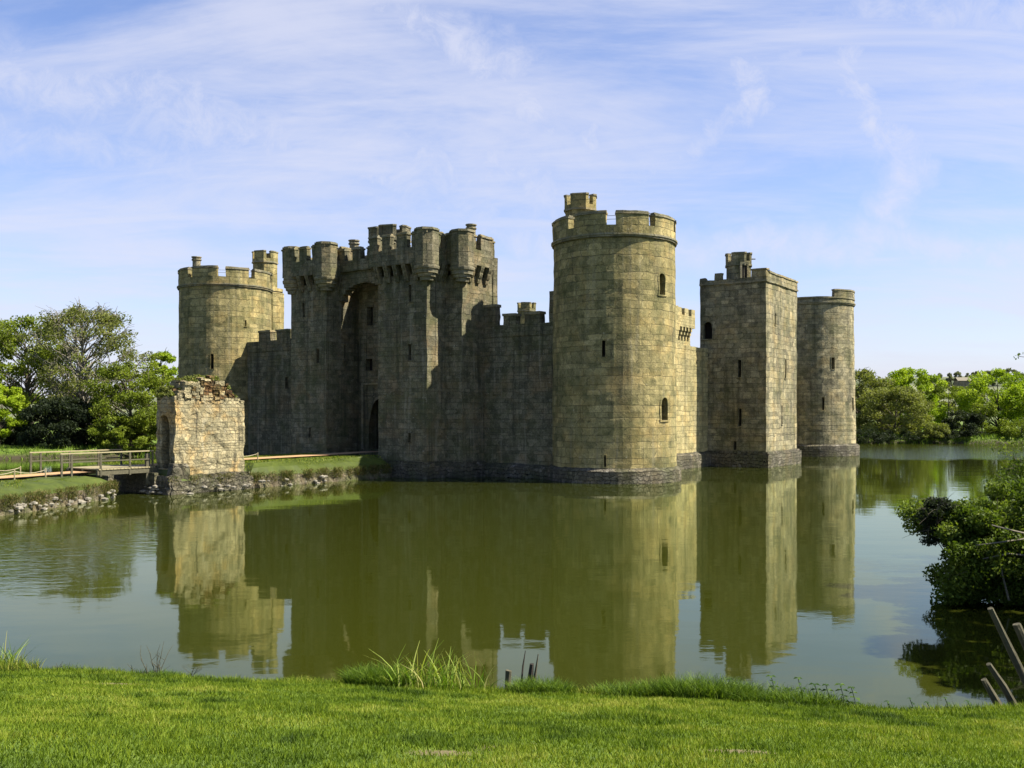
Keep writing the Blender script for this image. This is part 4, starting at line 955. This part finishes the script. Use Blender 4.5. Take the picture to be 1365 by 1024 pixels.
# ---------------------------------------------------------------- trees
def foliage(centers, rc, per, leaf, seed):
    r = np.random.default_rng(seed); V_ = []; C_ = []
    for (c, rr_) in zip(centers, rc):
        n = max(6, int(per*(rr_/np.mean(rc))**2)); dirs = r.normal(size=(n, 3)); dirs /= np.linalg.norm(dirs, axis=1)[:, None]
        p = np.array(c)+dirs*(rr_*r.random(n)**.45)[:, None]*np.array([1, 1, .72])
        a = r.normal(size=(n, 3)); a /= np.linalg.norm(a, axis=1)[:, None]; b_ = np.cross(a, r.normal(size=(n, 3))); b_ /= np.linalg.norm(b_, axis=1)[:, None]
        L = leaf*(.6+.8*r.random(n))[:, None]; V_.append(np.stack([p-a*L, p+b_*L*.55, p+a*L, p-b_*L*.55], 1).reshape(-1, 3))
        base = r.random()*.6; C_.append(np.repeat(np.clip(base+.4*r.random(n), 0, 1), 4))
    V_ = np.concatenate(V_); return V_, np.arange(len(V_)).reshape(-1, 4), np.concatenate(C_)
def tree(label, px, d, ytop, wpx, mat, base=None, name='broadleaf_tree', bark='bark', nclump=60, per=130, leaf=.2, cb=.25, seed=1, clr=.17, flat=1.0, twiggy=0, group=None, cat='tree', trunk=None, shape=.0):
    r = random.Random(seed); x = xat(px, d); z0 = base if base is not None else float(ground(np.array([x]), np.array([float(d)]))[0])
    top = zat(ytop, d); H = top-z0; R = wpx/2/F*d
    root = empty(name, (x, d, z0), label, cat, group)
    tr = trunk or H*.022+.05; mb = MB(); bends = [(0, 0)]; nst = 7
    for i in range(nst): bends.append((bends[-1][0]+r.uniform(-.02, .02)*H, bends[-1][1]+r.uniform(-.02, .02)*H))
    TP = [Vector((x+bends[i][0], d+bends[i][1], z0-.3+(H*.86)*i/nst)) for i in range(nst+1)]
    mb.tube(TP, [tr*(1-.88*i/nst)+.01 for i in range(nst+1)], 8)
    cen, rc = [], []; zc0 = z0+H*cb
    for i in range(nclump):
        for _ in range(20):
            a = r.uniform(0, 2*PI); zf = r.random(); prof_ = math.sqrt(max(.02, 1-(abs(zf-.42)/.62)**2.2)) if zf < .98 else .15
            rr_ = R*prof_*math.sqrt(r.uniform(.12, 1))*r.uniform(.8, 1.08); c = Vector((x+rr_*math.cos(a), d+rr_*math.sin(a)*flat, zc0+(top-zc0)*(zf*.92)))
            break
        cr = R*clr*r.uniform(.7, 1.35); cen.append((c.x, c.y, c.z)); rc.append(cr)
        hz = max(z0+H*.12, c.z-abs(rr_)*r.uniform(.5, 1.0)); k = min(max((hz-z0)/(H*.86), .08), .97)*nst; i0 = int(k); st = TP[i0].lerp(TP[min(i0+1, nst)], k-i0)
        mid = st.lerp(c, .5)+Vector((r.uniform(-.1, .1)*R, r.uniform(-.1, .1)*R, r.uniform(-.02, .1)*R)); b0 = tr*.33*(1-.6*k/nst)
        if i % 2 == 0 or twiggy: mb.tube([st, st.lerp(mid, .6), mid, mid.lerp(c, .6), c], [b0, b0*.75, b0*.55, b0*.35, b0*.12+.008], 5)
        for _ in range(twiggy):
            e = c+Vector((r.gauss(0, 1), r.gauss(0, 1), abs(r.gauss(.3, 1)))).normalized()*cr*r.uniform(.8, 1.7); s_ = mid.lerp(c, r.uniform(.3, 1))
            mb.tube([s_, s_.lerp(e, .5)+Vector((0, 0, .08*R)), e], [.045, .03, .014], 3, cap=False)
    mb.build('trunk', [M[bark]], root)
    if d < 300 and d > 60: per, leaf = per*1.7, leaf*.74
    V_, F_, C_ = foliage(cen, rc, per, leaf, seed); k = V_[:, 2].reshape(-1, 4).min(1) > z0-.05
    F_ = F_[k]; npmesh('crown', V_, F_, M[mat], root, C_)
    return root
GL = 'trees on the far left bank'; GRT = 'trees on the far right bank'
tree('tall spreading tree at the far left with bright upper foliage', 35, 126, 421, 150, 'leaf_mid', nclump=95, per=120, leaf=.24, seed=11, group=GL, cb=.3, twiggy=1)
tree('tallest tree of the left group, half bare with grey olive twigs', 112, 118, 402, 165, 'leaf_olive', bark='palebark', nclump=130, per=80, leaf=.19, seed=12, twiggy=5, cb=.24, clr=.15, group=GL, trunk=.42)
tree('mid green drooping tree right of the tallest one', 176, 113, 478, 120, 'leaf_mid', nclump=90, per=120, leaf=.18, seed=13, cb=.06, group=GL, twiggy=1)
tree('bright green young tree beside the left round tower', 217, 122, 463, 75, 'leaf_lime', nclump=60, per=90, leaf=.2, seed=14, cb=.12, group=GL, twiggy=2)
tree('low bright green tree at the left edge', -2, 111, 512, 84, 'leaf_lime', nclump=70, per=150, leaf=.17, seed=15, cb=.2, group=GL)
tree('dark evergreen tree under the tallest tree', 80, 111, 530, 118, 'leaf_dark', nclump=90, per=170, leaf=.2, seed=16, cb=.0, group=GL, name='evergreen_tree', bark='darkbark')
tree('dark bush standing in for deep shade below the low bright tree', 18, 115, 562, 90, 'leaf_dark', nclump=50, per=130, leaf=.2, seed=17, cb=.0, group=GL, name='bush', cat='bush', bark='darkbark')  # near-black leaves paint the shade at the foot of the trees
tree('green bush at the water side below the drooping tree', 160, 110, 552, 75, 'leaf_mid', nclump=50, per=120, leaf=.17, seed=18, cb=.0, group=GL, name='bush', cat='bush')
tree('green bush between the drooping tree and the ruin', 212, 114, 540, 70, 'leaf_mid', nclump=50, per=120, leaf=.17, seed=19, cb=.0, group=GL, name='bush', cat='bush')
tree('tree behind the others far to the left, cut by the picture edge', -60, 118, 440, 120, 'leaf_mid', nclump=60, per=110, leaf=.24, seed=20, group=GL)
tree('dull green tree closest to the farthest tower', 1150, 172, 493, 110, 'leaf_olive', nclump=80, per=130, leaf=.26, seed=31, cb=.05, group=GRT, twiggy=1)
tree('bright green round tree, highest of the right group', 1213, 176, 487, 92, 'leaf_lime', nclump=85, per=150, leaf=.25, seed=32, cb=.08, group=GRT)
tree('dull green bushy tree in front of the bright round one', 1192, 164, 512, 100, 'leaf_olive', nclump=80, per=140, leaf=.22, seed=33, cb=.0, group=GRT)
tree('mid green tree in the dip between the two bright ones', 1262, 196, 507, 90, 'leaf_mid', nclump=60, per=130, leaf=.26, seed=34, cb=.05, group=GRT)
tree('bright yellow green spreading tree with a visible dark trunk at the right', 1332, 168, 492, 105, 'leaf_lime', nclump=95, per=130, leaf=.23, seed=35, cb=.25, group=GRT, bark='darkbark')
tree('bright tree cut by the right edge of the picture', 1385, 176, 500, 90, 'leaf_lime', nclump=70, per=130, leaf=.24, seed=36, cb=.1, group=GRT)
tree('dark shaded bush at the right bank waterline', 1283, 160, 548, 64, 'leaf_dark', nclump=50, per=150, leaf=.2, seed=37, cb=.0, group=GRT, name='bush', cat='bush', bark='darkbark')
tree('low bush left of the dark shaded bush', 1236, 159, 565, 70, 'leaf_olive', nclump=40, per=110, leaf=.18, seed=38, cb=.0, group=GRT, name='bush', cat='bush')
tree('green bush between the dark shaded bush and the spreading tree', 1310, 163, 535, 70, 'leaf_mid', nclump=40, per=110, leaf=.2, seed=39, cb=.0, group=GRT, name='bush', cat='bush')
tree('low bush under the tree at the right edge', 1362, 160, 562, 80, 'leaf_mid', nclump=40, per=110, leaf=.18, seed=40, cb=.0, group=GRT, name='bush', cat='bush')
for k, (px, yt, wd, dd) in enumerate(((1158, 574, 60, 158), (1205, 576, 60, 158), (1255, 575, 50, 158))):  # near-black scrub paints the dark shade at the bank's foot
    tree('low dark scrub standing in for shade along the right bank, number %s from the tower' % ('one', 'two', 'three')[k], px, dd, yt, wd, 'leaf_dark', nclump=26, per=90, leaf=.16, seed=50+k, cb=.0, group=GRT, name='bush', cat='bush', bark='darkbark')
far = [(1252, 496, 12, 'leftmost small tree on the distant hill'), (1266, 497, 10, 'second small tree from the left on the distant hill'), (1277, 495, 12, 'tallest small tree on the distant hill'), (1290, 497, 12, 'small round tree on the distant hill'), (1301, 495, 18, 'broader tree on the distant hill'), (1318, 494, 22, 'hilltop clump behind the spreading tree'), (1345, 491, 30, 'hilltop clump at the right above the spreading tree'), (1372, 488, 34, 'hilltop clump at the picture edge'), (1236, 499, 14, 'small hill tree behind the bright round tree')]
for k, (px, yt, wd, lb) in enumerate(far):
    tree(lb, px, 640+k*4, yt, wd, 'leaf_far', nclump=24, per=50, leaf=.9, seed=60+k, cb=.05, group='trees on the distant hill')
for k in range(12):
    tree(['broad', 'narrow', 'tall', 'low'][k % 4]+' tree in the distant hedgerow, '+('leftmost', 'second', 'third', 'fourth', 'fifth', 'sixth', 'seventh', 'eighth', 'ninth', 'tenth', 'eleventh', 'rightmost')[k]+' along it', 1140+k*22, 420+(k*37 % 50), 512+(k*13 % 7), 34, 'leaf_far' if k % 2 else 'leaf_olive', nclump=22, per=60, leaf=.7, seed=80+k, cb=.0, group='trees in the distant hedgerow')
# small distant farmhouse
hx, hd = xat(1283, 600), 600; hz = zat(510, hd)
hs = empty('house', (hx, hd, hz), 'tiny distant house among the trees on the hill', 'house'); fh = frame((hx, hd), Vector((1, 0)), Vector((0, 1)))
mb = MB(); solid(mb, fh, -4, 4, -3, 3, hz-4, hz+1.2, 10); mb.build('wall', [M['coping']], hs)
mb = MB(); mb.face([fh(-4.4, hz+1, -3.5), fh(4.4, hz+1, -3.5), fh(4.4, hz+3.2, 0), fh(-4.4, hz+3.2, 0)]); mb.face([fh(-4.4, hz+1, 3.5), fh(4.4, hz+1, 3.5), fh(4.4, hz+3.2, 0), fh(-4.4, hz+3.2, 0)]); mb.build('roof', [M['palebark']], hs)

# ivy and brambles on the ruin
r = random.Random(2); cen, rc = [], []
for i in range(80): n_ = r.uniform(22.5, 27.2); t_ = r.uniform(.1, 1.7); q = UN(RU+t_, n_); cen.append((q.x, q.y, (rz(n_)-.05+r.uniform(-.1, .1)) if n_ < 26.6 else 6.1)); rc.append(r.uniform(.14, .3))
for i in range(30): q = UN(RU+r.uniform(.4, 2.0), 27.0+r.uniform(-.6, .2)); cen.append((q.x, q.y, r.uniform(5.7, 6.7))); rc.append(r.uniform(.15, .32))
V_, F_, C_ = foliage(cen, rc, 60, .07, 5); npmesh('brambles', V_, F_, M['leaf_olive'], ruin, C_)

# big bush on the right, its twigs over the water
def bush(name, label, cx, cy, cz, L, spec, mat, seed, per=300, leaf=.045, twn=60):
    r = random.Random(seed); root = empty(name, (cx, cy, cz), label, 'bush'); cen, rc = [], []; mb = MB()
    for (n, x0, x1, y0, y1, z0, z1, cr) in spec:
        for i in range(n): cen.append((r.uniform(x0, x1), r.uniform(y0, y1), r.uniform(z0, z1))); rc.append(cr*r.uniform(.7, 1.3))
    for (a, b, c) in cen:
        s_ = Vector((cx+r.uniform(-.3, .3)+(a-cx)*.6, cy+r.uniform(-.3, .3), cz)); e = Vector((a, b, c)); mid = s_.lerp(e, .5)+Vector((r.uniform(-.3, .3), r.uniform(-.3, .3), .35)); mb.tube([s_, mid, e], [.016, .010, .004], 4, cap=False)
    for i in range(twn):
        e0 = Vector(cen[r.randrange(len(cen))]); e = e0+Vector((r.uniform(-.8, .3), r.uniform(-.4, .3), r.uniform(-.4, .5))); mb.tube([e0, e0.lerp(e, .5)+Vector((0, 0, .07)), e], [.008, .006, .003], 3, cap=False)
        for k in range(6):
            pass
    mb.build('branches', [M['bark']], root); V_, F_, C_ = foliage(cen, rc, per, leaf, seed); npmesh('leaves', V_, F_, M[mat], root, C_)
    return root
bush('bush', 'large overhanging bush on the right bank with green top and dark underside', 13.6, 26.8, .8, 3,
     [(110, 11.4, 14.5, 25.3, 28.0, 1.6, 2.3, .38), (90, 13.5, 18.0, 25.0, 29, 1.9, 2.95, .45), (230, 11.45, 17.5, 24.9, 26.6, .05, 1.8, .42), (50, 14, 18.5, 25.5, 30, 1.0, 3.1, .55)], 'leaf_bush', 3, 420, .052)
bush('bush', 'small dark ivy clump at the tip of the overhanging bush', 12.6, 26.8, 1.7, 1, [(14, 11.25, 11.8, 26.1, 26.7, 2.2, 2.6, .18), (14, 11.1, 11.9, 26.0, 26.8, 1.5, 2.3, .2)], 'leaf_dark', 4, 160, .04, 50)
bush('bush', 'light twiggy shrub behind the overhanging bush at the right edge', 18.0, 31.5, 1, 2, [(26, 15.9, 19, 30.5, 33, 1.6, 3.2, .5), (30, 16.6, 20, 31, 33.5, 2.4, 4.3, .5)], 'leaf_bush', 8, 150, .05, 120)
for (bx, by, hh, ww, lb, sd_) in ((16.6, 19.2, 10.5, 2.5, 'tall', 21), (17.4, 22.0, 9.5, 2.4, 'farthest', 22), (15.4, 16.6, 8.4, 2.0, 'lowest and nearest', 23), (18.6, 20.4, 9.6, 2.3, 'rearmost', 24)):  # added out of view; they darken the water and the bush's underside
    tree(lb + ' leafy tree added out of view to shade the water at the right', CX+F*bx/by, by, zat(0, 1)*0+HY-(hh-EYE)*F/by, 2*ww*F/by, 'leaf_bush', nclump=90, per=260, leaf=.09, seed=sd_, cb=.02, clr=.2, group='unseen trees added to shade the water at the right')
# bare pale branches lying over the bush
mb = MB()
for (a, b, c) in (((1300, 727), (1340, 722), (1380, 716)), ((1332, 735), (1336, 765), (1345, 800)), ((1322, 700), (1345, 706), (1370, 712)), ((1310, 745), (1345, 738), (1380, 742))): mb.tube([sp(*a, 24.9), sp(*b, 24.7), sp(*c, 24.8)], [.018, .022, .03], 5)
o = mb.build('dead_branch', [M['palebark']], None, 0, loc=sp(1340, 722, 24.8)); tag(o, 'pale bare fallen branches across the overhanging bush', 'branch')
# tree at the right, outside the frame, whose twig tips reach in
rt = empty('broadleaf_tree', (21.5, 30, 1.5), 'tree beyond the right edge whose twig tips reach into the sky', 'tree')
mb = MB(); mb.tube([(21.5, 30, 1.2), (21.2, 30, 3.5), (20.6, 30, 6.0), (20.2, 30, 8)], [.25, .2, .14, .05], 8)
cen, rc = [], []; r = random.Random(9)
for (px, py) in ((1357, 475), (1366, 470), (1375, 480), (1385, 500), (1395, 470), (1380, 560), (1374, 590), (1369, 612), (1362, 600), (1390, 620)):
    e = Vector(sp(px, py, 30)); s_ = Vector((21, 30, max(2.2, e.z-1.2))); mb.tube([s_, s_.lerp(e, .5)+Vector((0, 0, .25)), e], [.05, .03, .008], 5); cen.append(tuple(e)); rc.append(.16+.02*r.random())
for i in range(60): cen.append((r.uniform(18.5, 23), r.uniform(28.5, 32), r.uniform(5, 9))); rc.append(.5)
cen = [c for c in cen if c[0]/c[1]*F+CX > 1352]; rc = rc[:len(cen)]
mb.build('trunk', [M['bark']], rt); V_, F_, C_ = foliage(cen, rc, 70, .05, 9); npmesh('crown', V_, F_, M['leaf_bush'], rt, C_)

# ---------------------------------------------------------------- light and sky
SD = Vector((math.cos(rad(-8)), math.sin(rad(-8)), 0)).normalized(); EL = rad(50)
sun_v = Vector((SD.x*math.cos(EL), SD.y*math.cos(EL), math.sin(EL)))
sd = bpy.data.lights.new('sun', 'SUN'); sd.energy = 5.0; sd.angle = rad(.5); sd.color = (1, .93, .80)
so = bpy.data.objects.new('sun', sd); COL.objects.link(so); so.rotation_euler = (-sun_v).to_track_quat('-Z', 'Y').to_euler(); so.location = (60, 20, 60)
w = bpy.data.worlds.new('World'); sc.world = w; w.use_nodes = True; t = NT(w.node_tree)
bg = w.node_tree.nodes['Background']; sky = t.new('ShaderNodeTexSky', sky_type='NISHITA'); sky.sun_disc = False
sky.sun_elevation = EL; sky.sun_rotation = math.atan2(sun_v.x, sun_v.y); sky.air_density = 1.0; sky.dust_density = .6; sky.ozone_density = 1.5
tc = t.new('ShaderNodeTexCoord'); dv = tc.outputs['Generated']; sp_ = t.new('ShaderNodeSeparateXYZ'); t.put(sp_.inputs[0], dv)
den = t.math('ADD', t.math('MAXIMUM', sp_.outputs[2], 0.0), .16)
cb = t.new('ShaderNodeCombineXYZ'); t.put(cb.inputs[0], t.math('DIVIDE', sp_.outputs[0], den)); t.put(cb.inputs[1], t.math('DIVIDE', sp_.outputs[1], den))
def cmap(rot, sx, sy, loc=(0, 0, 0)):
    m_ = t.new('ShaderNodeMapping'); t.put(m_.inputs[0], cb.outputs[0]); m_.inputs['Rotation'].default_value = (0, 0, rad(rot)); m_.inputs['Scale'].default_value = (sx, sy, 1); m_.inputs['Location'].default_value = loc; return m_.outputs[0]
c1 = t.noise(cmap(48, .8, 1.5), 1.1, 7, .62, .7); c2 = t.noise(cmap(-24, .8, 2.2, (3.1, 1.7, 0)), 1.3, 8, .66, 1.2); c3 = t.noise(cmap(0, .8, .8, (7, 2, 0)), .7, 3, .5)
cl = t.math('ADD', t.math('MULTIPLY', c1, .55), t.math('ADD', t.math('MULTIPLY', c2, .4), t.math('MULTIPLY', c3, .35)))
front = t.maprange(sp_.outputs[1], -.35, .15)  # keeps cloud off the unseen rear sky, dimming fill on north faces
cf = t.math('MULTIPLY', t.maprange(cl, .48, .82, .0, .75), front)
ay = t.math('MAXIMUM', t.math('ABSOLUTE', sp_.outputs[1]), .05)
sx_ = t.math('DIVIDE', sp_.outputs[0], ay); sz_ = t.math('DIVIDE', sp_.outputs[2], ay)
cs = t.new('ShaderNodeCombineXYZ'); t.put(cs.inputs[0], sx_); t.put(cs.inputs[1], sz_)
nzv = t.new('ShaderNodeTexNoise'); t.put(nzv.inputs['Vector'], cs.outputs[0]); nzv.inputs['Scale'].default_value = 9; nzv.inputs['Detail'].default_value = 6; nzv.inputs['Roughness'].default_value = .62
off_ = t.vmath('MULTIPLY', t.vmath('SUBTRACT', nzv.outputs['Color'], (.5, .5, .5)), (.10, .10, 0))
pv = t.vmath('ADD', cs.outputs[0], off_)
grain = t.maprange(t.noise(cs.outputs[0], 26, 8, .7, .5), .30, .70, .45, 1.0)
tot = None
for (x1, y1, x2, y2, wd_, am) in ((500, -30, 640, 80, 38, .8), (640, 80, 770, 175, 48, .8), (980, 85, 1010, 140, 20, .8), (1010, 140, 860, 218, 18, .65), (1000, 90, 1060, 60, 20, .5), (1125, 60, 1165, 160, 26, .75), (1165, 160, 1215, 225, 24, .8), (1215, 225, 1185, 290, 26, .75),
    (-60, 70, 300, 160, 50, .7), (300, 160, 720, 245, 60, .7), (-60, 165, 330, 225, 30, .55), (330, 225, 720, 300, 34, .55), (1030, 160, 1110, 220, 22, .4), (700, 325, 1400, 335, 26, .7), (1060, 30, 1500, 10, 40, .6)):
    a_ = Vector(((x1-CX)/F, (HY-y1)/F, 0)); b_ = Vector(((x2-CX)/F, (HY-y2)/F, 0)); e_ = b_-a_
    ap = t.vmath('SUBTRACT', pv, tuple(a_)); dp = t.new('ShaderNodeVectorMath', operation='DOT_PRODUCT'); t.put(dp.inputs[0], ap); dp.inputs[1].default_value = tuple(e_)
    hh = t.math('MINIMUM', t.math('MAXIMUM', t.math('DIVIDE', dp.outputs['Value'], e_.length_squared), 0.0), 1.0)
    sc_ = t.new('ShaderNodeVectorMath', operation='SCALE'); sc_.inputs[0].default_value = tuple(e_); t.put(sc_.inputs['Scale'], hh)
    ln2 = t.new('ShaderNodeVectorMath', operation='LENGTH'); t.put(ln2.inputs[0], t.vmath('SUBTRACT', ap, sc_.outputs[0]))
    g_ = t.math('MULTIPLY', t.maprange(ln2.outputs['Value'], wd_*2.1/F, 0.0), am)
    tot = g_ if tot is None else t.math('MAXIMUM', tot, g_)
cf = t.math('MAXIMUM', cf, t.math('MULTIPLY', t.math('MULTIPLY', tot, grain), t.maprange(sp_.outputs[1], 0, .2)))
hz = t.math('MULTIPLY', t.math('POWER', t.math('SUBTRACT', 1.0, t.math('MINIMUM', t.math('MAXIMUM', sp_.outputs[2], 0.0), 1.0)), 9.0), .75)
hz = t.math('MULTIPLY', hz, t.maprange(sp_.outputs[1], -.35, .15, .35, 1.0))  # rear horizon haze thinned as well, for the same dimmer fill
skc = t.mix(1.0, sky.outputs[0], (1.06, 1.08, 1.34), 'MULTIPLY')
CW = (5.1, 5.25, 6.25)
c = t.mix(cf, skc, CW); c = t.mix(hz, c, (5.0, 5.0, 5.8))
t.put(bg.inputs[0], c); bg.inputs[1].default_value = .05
sc.view_settings.view_transform = 'Standard'; sc.view_settings.look = 'None'; sc.view_settings.exposure = 1.6; sc.view_settings.gamma = 1
